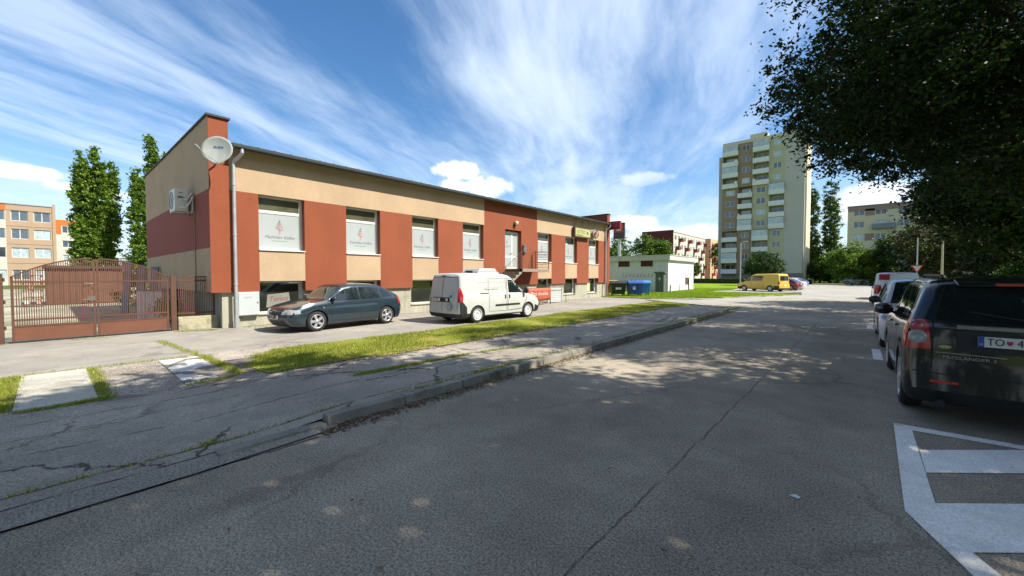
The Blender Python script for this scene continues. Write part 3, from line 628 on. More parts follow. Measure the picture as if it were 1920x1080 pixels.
setp(q.build('slatted_screen', WHITE), 'white slatted screen beside the basement entrance', 'screen')
q = MB(); q.tube([(-14.1, 21.7, 0), (-14.1, 21.7, 1.0), (-14.1, 20.0, 1.02)], .02, 8); setp(q.build('handrail', RUST), 'thin brown handrail beside the white slatted screen', 'handrail')
# hanging signs
sg = thing('hanging_sign', 'pale green hanging shop sign in a dark frame under the eave', 'sign', (X0+.16, 25.4, 4.45))
q = MB(); q.box((-.10, -1.12, 0), (.08, 1.12, .72)); q.build('frame', RUST, sg, world=False, bevel=.01)
q = MB(); q.box((.08, -1.02, .08), (.092, 1.02, .64)); q.build('panel', mat('sign_green', (.36, .37, .16), .5), sg, world=False)
text_part('BISTRO', .34, frame((.094, -.25, .40), (0, 1, 0), (0, 0, 1)), mat('sign_olive', (.16, .20, .03), .5), sg, world=False)
q = MB(); q.cyl((.092, .62, .36), (.10, .62, .36), .11, n=18); q.build('emblem', mat('sign_olive2', (.09, .10, .03), .5), sg, world=False); q = MB(); q.box((.092, -.9, .13), (.098, -.1, .19)); q.build('small_print', mat('sign_olive2', (.09, .10, .03), .5), sg, world=False)
for yy in (-.85, 0., .85): q = MB(); q.tube([(0, yy, .72), (.02, yy, 1.35)], .015, 6); q.build('hanger', RUST, sg, world=False)
rs = thing('round_sign', 'round brownish pink sign hanging next to the green sign', 'sign', (X0+.25, 27.15, 4.85))
q = MB(); q.lathe([(0, -.04), (.33, -.04), (.36, 0), (.33, .04), (0, .04)], (0, 0, 0), (1, -.25, 0), 28); q.build('disc', mat('round_pink', (.30, .20, .16), .6, .25, 3), rs, world=False)
q = MB(); q.lathe([(.335, .03), (.335, .055), (.30, .055), (.30, .03)], (0, 0, 0), (1, -.25, 0), 28); q.box((.05, .0, .02), (.07, .10, .24)); q.box((.05, -.13, -.12), (.07, -.05, .12)); q.build('emblem', RUST, rs, world=False)
q = MB(); q.tube([(0, 0, .36), (0, 0, .95)], .015, 6); q.build('hanger', RUST, rs, world=False)
ls = thing('light_box_sign', 'dark red box sign projecting from the far end of the building', 'sign', (-14.75, 29.8, 5.4))
q = MB(); q.box((-.48, -.14, 0), (.50, .14, .66)); q.build('box', mat('sign_red', (.22, .008, .012), .35, .1, 2), ls, world=False, bevel=.02)
text_part('Pizza', .26, frame((0, -.143, .28), (1, 0, 0), (0, 0, 1)), mat('sign_pale', (.38, .08, .08), .5), ls, world=False)
q = MB(); q.box((-.5, -.03, .2), (-.6, .03, .4)); q.build('arm', RUST, ls, world=False)

# ---------------------------------------------------------------- gate and fence
BRN = mat('gate_paint', (0.090, 0.037, 0.020), 0.6, 0.16, 2.5, dirt=((0.10, 0.045, 0.03), 2.0, 0.4))
BRN2 = mat('gate_sheet', (0.135, 0.050, 0.026), 0.6, 0.16, 1.3, bump=.2, bscale=6, dirt=((0.12, 0.05, 0.03), 1.5, 0.5))
XG = -15.95; GA = -0.62; GM = 0.88; GB = 2.44
def arch(y): t = (y-GM)/(GB-GM) if y > GM else (GM-y)/(GM-GA); return 2.19-0.53*t**2.0
gt = thing('metal_gate', 'brown double leaf iron gate with arched top and sheet metal bottom', 'gate', (XG, GM, 0))
for (ya, yb) in ((GA+.02, GM-.01), (GM+.01, GB-.02)):
    q = MB()
    q.box((XG-.02, ya, .05), (XG+.02, ya+.05, arch(ya))); q.box((XG-.02, yb-.05, .05), (XG+.02, yb, arch(yb)))
    for z in (.40, .56, 1.52): q.box((XG-.02, ya+.05, z), (XG+.02, yb-.05, z+.045))
    n = 12; pts = [(XG, ya+(yb-ya)*i/n, arch(ya+(yb-ya)*i/n)) for i in range(n+1)]
    for i in range(n):
        p, r_ = pts[i], pts[i+1]; q.add([(XG-.02, p[1], p[2]-.035), (XG+.02, p[1], p[2]-.035), (XG+.02, p[1], p[2]), (XG-.02, p[1], p[2]), (XG-.02, r_[1], r_[2]-.035), (XG+.02, r_[1], r_[2]-.035), (XG+.02, r_[1], r_[2]), (XG-.02, r_[1], r_[2])],
                                    [(0, 1, 5, 4), (1, 2, 6, 5), (2, 3, 7, 6), (3, 0, 4, 7)])
    lf = q.build('leaf_frame', BRN, gt)
    q = MB(); y = ya+.09
    while y < yb-.07: q.box((XG-.008, y-.009, .445), (XG+.010, y+.009, arch(y)-.02)); y += .0400
    q.build('pickets', BRN, lf)
    q = MB(); q.box((XG-.004, ya+.05, .06), (XG+.012, yb-.05, .40)); q.build('bottom_sheet', BRN2, lf)
q = MB(); q.box((XG+.02, GM-.16, 1.02), (XG+.05, GM-.02, 1.14)); q.tube([(XG+.06, GM-.14, 1.05), (XG+.09, GM-.14, 1.05), (XG+.09, GM-.26, 1.05)], .012, 8); q.build('latch', mat('latch_steel', (.16, .14, .12), .5, metal=.4), gt); q = MB(); q.tube([(XG+.06, GM-.05, 1.48), (XG+.07, GM-.22, 1.50)], .012, 6); q.build('bolt', MATS['latch_steel'], gt)
for (yy, h_, lab) in ((-.78, 1.74, 'brown steel gate post at the left edge of the picture'), (2.53, 1.70, 'brown steel gate post between gate and short fence')):
    q = MB(); q.box((XG-.07, yy-.065, 0), (XG+.07, yy+.065, h_), 0); q.box((XG-.075, yy-.07, h_), (XG+.075, yy+.07, h_+.012), 0)
    for z in (.35, 1.0, 1.55): q.cyl((XG+.02, yy+(.085 if yy < 0 else -.085), z), (XG+.02, yy+(.085 if yy < 0 else -.085), z+.09), .018, n=8)
    setp(q.build('gate_post', BRN, bevel=.004), lab, 'post')
fn = thing('picket_fence', 'short brown picket fence on a stained low wall next to the building', 'fence', (XG, 3.0, 0))
q = MB(); q.box((XG-.12, 2.62, 0), (XG+.10, 3.62, .42)); q.build('low_wall', mat('stained_wall', (.36, .33, .22), .95, .3, 1.8, bump=.5, dirt=((.06, .055, .03), 1.6, .9)), fn, bevel=.015)
q = MB(); q.box((XG-.02, 2.62, 1.52), (XG+.02, 3.56, 1.57)); q.box((XG-.02, 2.62, .50), (XG+.02, 3.56, .55)); q.box((XG-.03, 3.52, .42), (XG+.03, 3.58, 1.68)); q.box((XG-.02, 2.62, 1.66), (XG+.02, 3.56, 1.69)); q.build('rails', BRN, fn)
q = MB(); y = 2.66
while y < 3.5: q.box((XG-.008, y-.009, .44), (XG+.010, y+.009, 1.66)); y += .0460
q.build('pickets', BRN, fn)

# ---------------------------------------------------------------- things in the yard
sh = thing('metal_shed', 'brown corrugated metal shed standing behind the gate', 'shed', (-37.0, 1.52, 0), rad(90))
CORR = mat('shed_brown', (0.135, 0.058, 0.036), 0.7, 0.15, 1.5)
q = MB(); n = 50; w_ = 1.60
for i in range(n):
    x0_ = -w_+2*w_*i/n; x1_ = x0_+2*w_/n; q.box((x0_, -1.6-.02*(i % 2), .03), (x1_, -1.55, 2.12))
q.box((-w_, -1.55, 0.03), (w_, 1.6, 2.12)); q.build('wall', CORR, sh, world=False)
q = MB(); q.box((-w_-.1, -1.75, 2.12), (w_+.1, 1.7, 2.30)); q.build('roof', mat('shed_roof', (.05, .035, .03), .7), sh, world=False, bevel=.01)
q = MB(); q.box((.2, -1.63, .06), (1.2, -1.60, 2.0)); q.cyl((.3, -1.64, 1.0), (.3, -1.69, 1.0), .03); q.build('door', CORR, sh, world=False)
WOOD = mat('old_wood', (.10, .055, .035), .85, .3, 3.0)
pl = thing('pallet_rack', 'stack of dark wooden pallets and boxes left of the brown shed', 'pallets', (-34.2, -.52, 0), rad(90)); pl.scale = (.50, .6, .95)
for k in range(5):
    q = MB(); z = .12+k*.42
    for j in range(5): q.box((-.7, -.5+j*.24, z), (.7, -.5+j*.24+.12, z+.03))
    for xx in (-.7, -.05, .6): q.box((xx, -.5, z-.10), (xx+.1, .58, z))
    q.build('pallet', WOOD, pl, world=False)
for k, (xx, zz, cc) in enumerate([(-.4, .57, (.5, .4, .3)), (.3, .57, (.55, .5, .45)), (-.1, 1.0, (.4, .15, .1)), (.35, 1.42, (.5, .5, .5)), (-.4, .16, (.6, .58, .5)), (.4, .16, (.55, .3, .2))]):
    q = MB(); q.box((xx-.2, -.3, zz), (xx+.18, .2, zz+.24)); o_ = q.build('box', mat('box%d' % k, cc, .7), bevel=.01)
    setp(o_, ['tan box on the second pallet of the stack behind the gate', 'cream box on the second pallet of the stack behind the gate', 'rusty red box on the third pallet behind the gate', 'grey box on the fourth pallet behind the gate', 'pale box on the lowest pallet behind the gate', 'brown box on the lowest pallet behind the gate'][k], 'box')
    o_.location = pl.location; o_.rotation_euler = pl.rotation_euler; o_.scale = pl.scale
wc = thing('white_container', 'white plastic sheeted container standing behind the gate', 'container', (-20.6, 2.85, 0), rad(40))
q = MB(); n = 12
for i in range(n): q.box((-.50+i/n, -.42-.012*(i % 2), .06), (-.50+(i+1)/n, -.40, 1.12))
q.box((-.5, -.40, .06), (.5, .4, 1.12)); q.build('body', mat('tank_white', (.60, .60, .60), .5, .1, 2.0, dirt=((.35, .33, .28), 2, .4)), wc, world=False, bevel=.01)
q = MB(); q.box((-.55, -.47, 1.12), (.55, .45, 1.17)); q.build('lid', mat('lid_grey', (.10, .09, .10), .6), wc, world=False, bevel=.01)
q = MB(); q.box((.16, -.44, .35), (.24, -.415, .46)); q.build('catch', mat('catch_red', (.2, .03, .03), .5), wc, world=False)
for k, (ox, oy, h_, lab) in enumerate([(-24.4, 2.2, 2.35, 'first grey blue board leaning behind the gate, nearest the shed'), (-24.0, 2.62, 2.2, 'second grey blue board leaning behind the gate, in the middle'), (-23.6, 3.0, 2.1, 'third grey blue board leaning behind the gate, nearest the building')]):
    q = MB(); M = Matrix.Translation((ox, oy, 0)) @ Matrix.Rotation(rad(40), 4, 'Z') @ Matrix.Rotation(rad(-6), 4, 'X')
    q.box((-.16, -.03, 0), (.16, .03, h_), 0, M); q.box((-.16, -.05, h_*.3), (.16, -.03, h_*.3+.06), 0, M); q.box((-.16, -.05, h_*.75), (.16, -.03, h_*.75+.06), 0, M)
    setp(q.build('leaning_board', mat('board_grey', (.13, .13, .17), .7, .3, 2)), lab, 'board', group='boards leaning behind the gate')
# ================================================================ other buildings, facade in local x, outward is -y
PANE = glass('pane_blue', (0.07, 0.10, 0.13), 0.08); PANED = glass('pane_dark', (0.03, 0.035, 0.045), 0.08); PANEL_ = glass('pane_pale', (0.34, 0.42, 0.44), 0.15)
def add_window(parent, x0, x1, z0, z1, y=0.0, dark=None, mull=1, reveal=0.10):
    q = MB(); f = min(.08, (x1-x0)*.07); yf = y+reveal*0; 
    q.box((x0, y-.02, z0), (x0+f, y+.02, z1)); q.box((x1-f, y-.02, z0), (x1, y+.02, z1)); q.box((x0+f, y-.02, z0), (x1-f, y+.02, z0+f)); q.box((x0+f, y-.02, z1-f), (x1-f, y+.02, z1))
    for i in range(mull):
        c = x0+(x1-x0)*(i+1)/(mull+1); q.box((c-f*.6, y-.02, z0+f), (c+f*.6, y+.02, z1-f))
    q.box((x0+f, y-.004, z0+f), (x1-f, y+.004, z1-f), 1)
    q.box((x0-.04, y-.09, z0-.05), (x1+.04, y-.02, z0), 0)
    pm = dark if dark is not None else random.choice([PANE, PANE, PANED, PANEL_])
    return q.build('window', [UPVC, pm], parent, world=False)
def holes_wall(q, x0, x1, z0, z1, holes, y0, y1, m):
    """wall slab between x0..x1, z0..z1 with rectangular holes (hx0,hx1,hz0,hz1)"""
    xs = sorted(set([x0, x1]+[h[0] for h in holes]+[h[1] for h in holes])); zs = sorted(set([z0, z1]+[h[2] for h in holes]+[h[3] for h in holes]))
    xs = [v for v in xs if x0-1e-6 <= v <= x1+1e-6]; zs = [v for v in zs if z0-1e-6 <= v <= z1+1e-6]
    for i in range(len(xs)-1):
        for j in range(len(zs)-1):
            cx = (xs[i]+xs[i+1])/2; cz = (zs[j]+zs[j+1])/2
            if any(h[0] < cx < h[1] and h[2] < cz < h[3] for h in holes): continue
            q.box((xs[i], y0, zs[j]), (xs[i+1], y1, zs[j+1]), m)
random.seed(11)
# school-like block behind the yard (faces +X)
SB = thing('school_building', 'four storey tan building with paired white windows behind the yard', 'building', (-112, -16, 0), rad(90))
TAN = mat('tan_render', (.34, .245, .165), .9, .06, .3); ORG = mat('orange_render', (.52, .13, .03), .9, .06, .3); PALE = mat('pale_render', (.46, .44, .38), .9, .06, .3); SPAN = mat('tan_dark', (.29, .19, .125), .9, .06, .3)
q = MB(); W_ = 17.3; zs = [0.3, 3.4, 6.6, 9.85, 13.0]
holes = []; wl = []
for k in range(7):
    x1_ = 16.7-2.58*k-.05; x0_ = x1_-1.95
    if x0_ < .1: break
    for z in (1.0, 4.9-.0, 8.2, 11.35): holes.append((x0_, x1_, z, z+1.75)); wl.append((x0_, x1_, z, z+1.75))
holes_wall(q, 11.6, 16.9, 0, 14.2, [h for h in holes if h[0] > 11.6], 0, .35, 0)
holes_wall(q, 0, 11.6, 0, 13.1, [h for h in holes if h[1] < 11.6], .03, .35, 2); q.box((0, .02, 13.1), (11.6, .35, 14.2), 1)
q.box((16.9, -.12, 0), (17.3, .35, 14.75), 0)
q.box((0, .36, 0), (17.2, 11, 14.1), 0)
for z in (3.9, 7.25, 10.4, 13.15): q.box((11.6, -.04, z), (16.9, 0, z+.07), 3)
q.build('wall', [TAN, ORG, PALE, SPAN], SB, world=False)
for h in wl: add_window(SB, *h, y=.16, mull=1)
q = MB(); q.box((-.1, -.10, 14.2), (16.9, 11, 14.32)); q.build('roof', mat('roof_grey', (.22, .22, .24), .8), SB, world=False)
OB = thing('orange_topped_building', 'pale building with orange top band, seen between school and poplars', 'building', (-135, 1.0, 0), rad(90))
q = MB(); wl = [(1.45+k*2.9, 3.2+k*2.9, z, z+1.5) for k in range(3) for z in (1.0, 4.9, 8.1, 11.3)]
holes_wall(q, 0, 9.5, 0, 11.0, [h for h in wl if h[3] < 11], 0, .3, 0); holes_wall(q, 0, 9.5, 11.0, 14.2, [h for h in wl if h[3] > 11], 0, .3, 0)
q.box((0, -.05, 13.0), (9.5, 0, 14.2), 1); q.box((.1, -.05, 11.0), (1.35, 0, 13.0), 1); q.box((0, .31, 0), (9.5, 10, 14.2), 0)
q.build('wall', [PALE, ORG], OB, world=False)
for h in wl: add_window(OB, *h, y=.14)

# high-rise block (facade faces -Y)
TW = thing('tower_block', 'twelve storey apartment tower in brown, green and grey with white balconies', 'apartment building', (-27.72, 119, 0))
TBR = mat('tower_brown', (.26, .195, .115), .9, .07, .15); TGR = mat('tower_green', (.40, .39, .235), .9, .06, .15); TGY = mat('tower_grey', (.42, .41, .35), .9, .06, .2, streak=.3)
TWH = mat('balcony_white', (.60, .63, .57), .8, .05, .5); TLT = mat('tower_cream', (.52, .47, .34), .9, .05, .2); TBS = mat('tower_base', (.19, .155, .13), .9, .08, .2)
cx = [0, 3.72, 7.05, 10.65, 13.95, 17.94]; F = 2.82; Z0 = 2.3; NF = 12
q = MB(); H_ = Z0+F*NF
balc = []; wins = []
for col_ in range(4):
    for f in range(NF):
        blk = (NF-1-f)//4; isb = (col_+blk) % 2 == 0
        x0_, x1_ = cx[col_], cx[col_+1]; z0_ = Z0+F*f
        m = 0 if col_ < 2 else 1
        if col_ == 2 and blk == 0: m = 1
        if isb:
            balc.append((x0_, x1_, z0_)); wins.append((x0_+.7, x1_-.5, z0_+.35, z0_+2.35, 1.2))
            q.box((x0_, 1.25, z0_), (x1_, 1.5, z0_+F), m); q.box((x0_, -.1, z0_), (x0_+.12, 1.25, z0_+F), m); q.box((x1_-.12, -.1, z0_), (x1_, 1.25, z0_+F), m); q.box((x0_+.12, -.02, z0_-.0), (x1_-.12, 1.25, z0_+.14), 4)
        else:
            h = (x0_+.85, x1_-.75, z0_+.85, z0_+2.25); wins.append((*h, .12)); holes_wall(q, x0_, x1_, z0_, z0_+F, [h], 0, .3, m)
q.box((cx[4], -.02, Z0), (cx[5], .3, H_), 2)
q.box((0, .5 if False else 1.52, 0.0), (cx[5], 12.5, H_), 2)
q.box((cx[4], .3, Z0), (cx[5], 1.52, H_), 2)
q.box((0, .15, 0), (cx[5]-.02, 1.5, Z0), 3); q.box((cx[4]+.2, .05, 0), (cx[5]-.04, .15, Z0-.1), 3)
q.box((-1.38, 2.0, 0), (0, 12, 34.0), 2)
q.box((cx[5], 1.0, 0.4), (cx[5]+.35, 12, H_-.4), 5)
q.box((0, -.12, H_), (cx[5], 12.5, H_+.75), 5); q.box((6.2, -.4 if False else .6, H_+.75), (10.0, 7, H_+2.0), 5)
q.build('wall', [TBR, TGR, TGY, TBS, TLT, TLT], TW, world=False)
for (a_, b_, c_, d2, yy) in wins: add_window(TW, a_, b_, c_, d2, y=yy, mull=1)
for (x0_, x1_, z0_) in balc:
    q = MB(); q.box((x0_+.02, -.75, z0_-.08), (x1_-.02, -.02, z0_+.06)); q.box((x0_+.02, -.78, z0_+.02), (x1_-.02, -.70, z0_+1.12)); q.box((x0_+.02, -.70, z0_+.06), (x0_+.08, -.02, z0_+1.12)); q.box((x1_-.08, -.70, z0_+.06), (x1_-.02, -.02, z0_+1.12))
    bo = q.build('balcony', TWH, TW, world=False)
    r_ = random.random()
    if r_ < .28:
        g2 = MB()
        for i in range(5): g2.box((x0_+.05+i*(x1_-x0_-.16)/4, -.74, z0_+1.12), (x0_+.10+i*(x1_-x0_-.16)/4, -.70, z0_+2.6))
        g2.box((x0_+.02, -.75, z0_+2.55), (x1_-.02, -.68, z0_+2.62)); g2.box((x0_+.06, -.725, z0_+1.12), (x1_-.06, -.72, z0_+2.55), 1); g2.build('glazing', [TWH, PANEL_], bo, world=False)
    elif r_ < .62:
        g2 = MB(); s_ = random.uniform(.25, .38); g2.lathe([(0, 0), (s_*.6, .04), (s_, .1)], (random.choice([x1_-.4, x0_+.4]), -.9, z0_+1.2), (.2, -1, .3), 16); g2.build('small_dish', TWH, bo, world=False)
q = MB(); q.tube([(8.6, 3, H_+2), (8.6, 3, H_+6)], .06, 6); q.box((8.1, 2.97, H_+4.6), (9.1, 3.03, H_+4.66)); q.box((8.3, 2.97, H_+5.2), (8.9, 3.03, H_+5.26)); q.tube([(3.4, 3, H_+.7), (3.4, 3, H_+2.6)], .05, 6); q.build('antenna', ZINC, TW, world=False)

# mid-rise on the right (faces -Y)
RB = thing('cream_apartment_block', 'six storey cream apartment block behind the trees right of the poplars', 'apartment building', (-1.8, 124, 0))
CRM = mat('cream_green_render', (.50, .47, .30), .9, .05, .2); BRB = mat('brown_band', (.25, .185, .145), .9, .05, .2); GBL = mat('balcony_grey', (.17, .20, .21), .7)
q = MB(); wl = []; W_ = 34
for k in range(9):
    for f in range(6):
        z = .9+2.85*f+.55; x0_ = 1.1+k*3.75; wl.append((x0_, x0_+1.9, z, z+1.45))
balx = [(4.3, 8.3, f) for f in (4, 2, 0)]+[(15.6, 19.4, f) for f in (5, 3, 1)]+[(26.5, 30.3, f) for f in (4, 2, 0)]
holes_wall(q, 0, W_, 0, 16.7, wl, 0, .3, 0); q.box((0, -.03, 16.85 if False else 16.7), (W_, .3, 17.9), 1); q.box((0, .31, 0), (W_, 12, 17.8), 0)
for f in (5, 3): q.box((3.1, -.03, .9+2.85*f+.45 if f == 5 else .9+2.85*f+.4), (4.75, 0, .9+2.85*f+2.0), 1)
q.build('wall', [CRM, BRB], RB, world=False)
for h in wl: add_window(RB, *h, y=.12)
for (xa, xb, f) in balx:
    z = .9+2.85*f+.1; q = MB(); q.box((xa, -1.1, z), (xb, -.03, z+.12)); q.box((xa, -1.12, z+.05), (xb, -1.05, z+1.15)); q.box((xa, -1.05, z+.12), (xa+.07, -.03, z+1.15)); q.box((xb-.07, -1.05, z+.12), (xb, -.03, z+1.15)); q.build('balcony', GBL, RB, world=False)
q = MB(); q.box((-.1, -.15, 17.9), (W_+.1, 12, 18.05)); q.build('roof', mat('roof_grey', (.22, .22, .24), .8), RB, world=False)

# dark red gabled block and its orange neighbour (facades face +X)
DR = thing('dark_red_apartment_block', 'white fronted apartment block with dark red gable and dark red balconies', 'apartment building', (-45, 132, 0), rad(90))
DRM = mat('dark_red_render', (.115, .018, .018), .85, .08, .2); WHR = mat('white_render', (.50, .48, .40), .9, .06, .3); DRB = mat('balcony_maroon', (.20, .03, .03), .7)
q = MB(); wl = []; W_ = 36
for k in range(11):
    for f in range(5): x0_ = 1.4+k*3.2; z = 1.6+2.85*f+.5; wl.append((x0_, x0_+1.8, z, z+1.4))
holes_wall(q, 0, W_, 0, 15.9, wl, 0, .3, 0); q.box((.05, .3, 0), (W_, 10.2, 15.9), 0); q.box((-.15, -.1, 0), (-.0, 10.3, 16.5), 1)
q.box((0, -.15, 15.9), (W_, 10.2, 16.3), 0)
q.build('wall', [WHR, DRM], DR, world=False)
for h in wl: add_window(DR, *h, y=.12)
for k in range(11):
    for f in range(5):
        if (k*2+f) % 3 != 0: continue
        x0_ = 2.2+k*3.2; z = 1.6+2.85*f; q = MB(); q.box((x0_, -1.2, z), (x0_+1.9, -.03, z+.12)); q.box((x0_, -1.25, z+.05), (x0_+1.9, -1.15, z+1.15)); q.box((x0_, -1.15, z+.12), (x0_+.08, -.03, z+1.15)); q.box((x0_+1.82, -1.15, z+.12), (x0_+1.9, -.03, z+1.15)); q.build('balcony', DRB, DR, world=False)
OR = thing('orange_balcony_block', 'peach apartment block with orange balconies behind the dark red gabled one', 'apartment building', (-43.5, 170, 0), rad(90))
PCH = mat('peach_render', (.55, .36, .20), .9, .06, .3); ORB = mat('balcony_orange', (.55, .09, .03), .7)
q = MB(); wl = []
for k in range(9):
    for f in range(5): x0_ = 1.4+k*3.6; z = 1.6+2.85*f+.5; wl.append((x0_, x0_+1.8, z, z+1.4))
holes_wall(q, 0, 34, 0, 16.3, wl, 0, .3, 0); q.box((0, .3, 0), (34, 10, 16.3), 0); q.build('wall', PCH, OR, world=False)
for h in wl: add_window(OR, *h, y=.12)
for k in range(9):
    for f in range(5):
        if (k+f) % 2: continue
        x0_ = 2.4+k*3.6; z = 1.6+2.85*f; q = MB(); q.box((x0_, -1.3, z), (x0_+2.2, -.03, z+1.15)); q.build('balcony', ORB, OR, world=False)

# transformer hut
HT = thing('utility_hut', 'white flat roofed utility hut with dark red vents on the lawn', 'hut', (-15.1, 42.9, 0))
HW = mat('hut_white', (.56, .56, .56), .9, .10, .8, bump=.2, streak=.4, dirt=((.38, .36, .32), .8, .5))
q = MB(); q.box((-9.5, 0, 0), (0, 8.7, 3.35)); q.build('wall', HW, HT, world=False)
q = MB(); q.box((-9.7, -.25, 3.352), (.25, 8.95, 3.85)); q.box((-9.75, -.3, 3.85), (.3, 9.0, 3.92)); q.build('roof', mat('hut_roof', (.47, .47, .43), .9, .12, .8, streak=.4), HT, world=False, bevel=.01)
for x in (-5.6, -2.95):
    q = MB()
    for i in range(7): q.box((x, -.05, 2.72+i*.10), (x+1.25, -.0, 2.79+i*.10))
    q.box((x, -.02, 2.72), (x+1.25, .0, 3.38-.02)); q.box((x-.03, -.055, 2.68), (x, 0, 3.36)); q.box((x+1.25, -.055, 2.68), (x+1.28, 0, 3.36)); q.build('vent', mat('vent_red', (.07, .015, .012), .7), HT, world=False)
q = MB(); q.box((0, 5.6, .02), (.04, 7.6, 2.0)); q.build('door', HW, HT, world=False)
GRF = mat('graffiti', (.42, .30, .34), .8); q = MB()
for i in range(9): q.prism([(-5.2+i*.42, 1.55), (-5.05+i*.42, 1.95), (-4.95+i*.42, 1.93), (-5.08+i*.42, 1.53)], 1, -.012, -.003); q.box((-5.1+i*.42, -.011, 1.5+.1*(i % 3)), (-4.85+i*.42, -.003, 1.56+.1*(i % 3)))
q.build('graffiti_scrawl', GRF, HT, world=False)
# grey green cabinet column in front of the hut
q = MB(); q.box((-.42, -.3, .05), (.42, .3, 1.95), 0); q.box((-.55, -.4, 1.95), (.55, .4, 2.1), 0); q.prism([(-.15, 1.5), (.15, 1.5), (0, 1.15)], 1, -.31, -.302, 1); q.box((-.45, -.32, .95), (.45, -.30, .99), 0)
o = q.build('switch_cabinet', [mat('cab_green', (.075, .10, .095), .7, .15, 2), WHITE], bevel=.015); o.location = (-15.0, 40.5, 0); setp(o, 'dark grey green switch cabinet with a pale emblem before the white hut', 'cabinet')
q = MB(); q.box((-.07, -.07, 0), (.07, .07, .75)); q.box((-.08, -.08, .75), (.08, .08, .78)); o = q.build('marker_post', WHITE, bevel=.01); o.location = (-13.9, 40.2, 0); setp(o, 'low white marker post beside the dark switch cabinet', 'post')
q = MB(); q.box((-.05, -.05, 0), (.05, .05, 1.3), 0); q.box((-.35, -.05, .7), (.05, .05, 1.45), 1); q.box((-.40, -.06, 1.45), (.1, .06, 1.5), 0); o = q.build('service_pillar', [WOOD, mat('pillar_pink', (.35, .22, .20), .7)], bevel=.01); o.location = (-14.2, 46.8, 0); setp(o, 'small brownish service pillar against the sunlit hut wall', 'service pillar')

# bins
def big_bin(name, label, loc, rz, col, lidcol, lidopen=False, sticker=True):
    t = thing(name, label, 'waste container', loc, rz, group=None); t.scale = (.88, .9, .95)
    c = mat('bin_'+name+str(col[0]), col, .5, .08, 2, spec=.4); q = MB()
    top = [(-.68, -.50), (.68, -.50), (.68, .50), (-.68, .50)]; bot = [(-.58, -.36), (.58, -.36), (.58, .40), (-.58, .40)]
    q.add([(x, y, .22) for x, y in bot]+[(x, y, 1.12) for x, y in top], [(3, 2, 1, 0), (4, 5, 6, 7), (0, 1, 5, 4), (1, 2, 6, 5), (2, 3, 7, 6), (3, 0, 4, 7)])
    q.box((-.72, -.55, 1.08), (.72, .54, 1.16))
    for xx in (-.73, .67): q.box((xx, -.1, .95), (xx+.06, .1, 1.06))
    for xx in (-.3, .0, .3): q.box((xx-.02, -.47, .3), (xx+.02, -.44, 1.08))
    q.build('body', c, t, world=False, bevel=.02)
    lc = mat('lid_'+name+str(lidcol[0]), lidcol, .5); q = MB(); n = 10; vs = []
    for i in range(n+1):
        a_ = math.pi*i/n; vs += [(-.70, -.52*math.cos(a_), 1.17+.20*math.sin(a_)), (.70, -.52*math.cos(a_), 1.17+.20*math.sin(a_))]
    q.add(vs, [(2*i, 2*i+1, 2*i+3, 2*i+2) for i in range(n)]+[tuple(range(0, 2*n+2, 2)), tuple(range(1, 2*n+2, 2))[::-1]]); q.build('lid', lc, t, world=False)
    for (xx, yy) in ((-.5, -.32), (.5, -.32), (-.5, .34), (.5, .34)):
        q = MB(); q.cyl((xx-.025, yy, .10), (xx+.025, yy, .10), .10, n=14); q.box((xx-.04, yy-.03, .12), (xx+.04, yy+.03, .23)); q.build('wheel', DARK, t, world=False)
    if sticker: q = MB(); q.box((-.28, -.462, .62), (.22 if sticker is True else -.02, -.448, .80 if sticker is True else 1.0)); q.build('sticker', WHITE, t, world=False)
    return t
big_bin('waste_container', 'black wheeled waste container with pale sticker at the building end', (-14.85, 30.6, 0), rad(38), (.012, .014, .014), (.016, .018, .018))
big_bin('waste_container', 'royal blue wheeled waste container right of the black one', (-13.75, 31.4, 0), rad(38), (.01, .055, .26), (.015, .07, .32), sticker=2)
big_bin('waste_container', 'lighter blue wheeled waste container behind the royal blue one', (-13.75, 32.9, 0), rad(38), (.02, .16, .45), (.03, .2, .5), sticker=False)
big_bin('waste_container', 'yellow wheeled waste container half hidden by the building corner', (-16.4, 32.3, 0), rad(38), (.55, .38, .01), (.65, .55, .02), sticker=False)

# poles, signs, hedge
def pole(label, x, y, h, r, m, cat='pole', name='lamp_post', head=True):
    t = thing(name, label, cat, (x, y, 0)); q = MB(); q.cyl((0, 0, 0), (0, 0, h), r*1.15, r*.8, 10); q.cyl((0, 0, 0), (0, 0, .5), r*1.7, n=10); q.build('pole', m, t, world=False)
    if head: q = MB(); q.tube([(0, 0, h), (.4, -.3, h+.15)], r*.5, 6); q.box((.3, -.45, h+.08), (.75, -.2, h+.2)); q.build('lamp_head', ZINC, t, world=False, bevel=.03)
    return t
pole('slim grey lamp post rising left of the yellow van', -10.8, 55.6, 5.7, .06, ZINC, 'lamp post')
tp = pole('grey pole with a give way sign above the white van', 4.6, 56.9, 5.5, .055, ZINC, 'sign post', 'sign_post', False)
q = MB(); q.prism([(-.45, 2.75), (.45, 2.75), (0, 1.97)], 1, -.09, -.07, 0); q.prism([(-.31, 2.67), (.31, 2.67), (0, 2.13)], 1, -.096, -.091, 1); q.build('give_way_sign', [mat('sign_bright_red', (.5, .02, .02), .4), WHITE], tp, world=False)
pole('pale yellowish concrete pole standing among the right-hand trees', 5.2, 46.8, 4.5, .075, mat('pole_cream', (.42, .38, .24), .8), 'pole', 'street_pole', False)
pole('tall thin green pole in front of the left dark poplar', -9.0, 108, 7.0, .07, mat('pole_green', (.05, .10, .07), .6), 'lamp post')
t = thing('road_sign', 'small blue and white rectangular road sign at the end of the road', 'road sign', (-7.2, 136, 0)); q = MB(); q.cyl((0, 0, 0), (0, 0, 2.6), .04, n=8); q.build('post', ZINC, t, world=False)
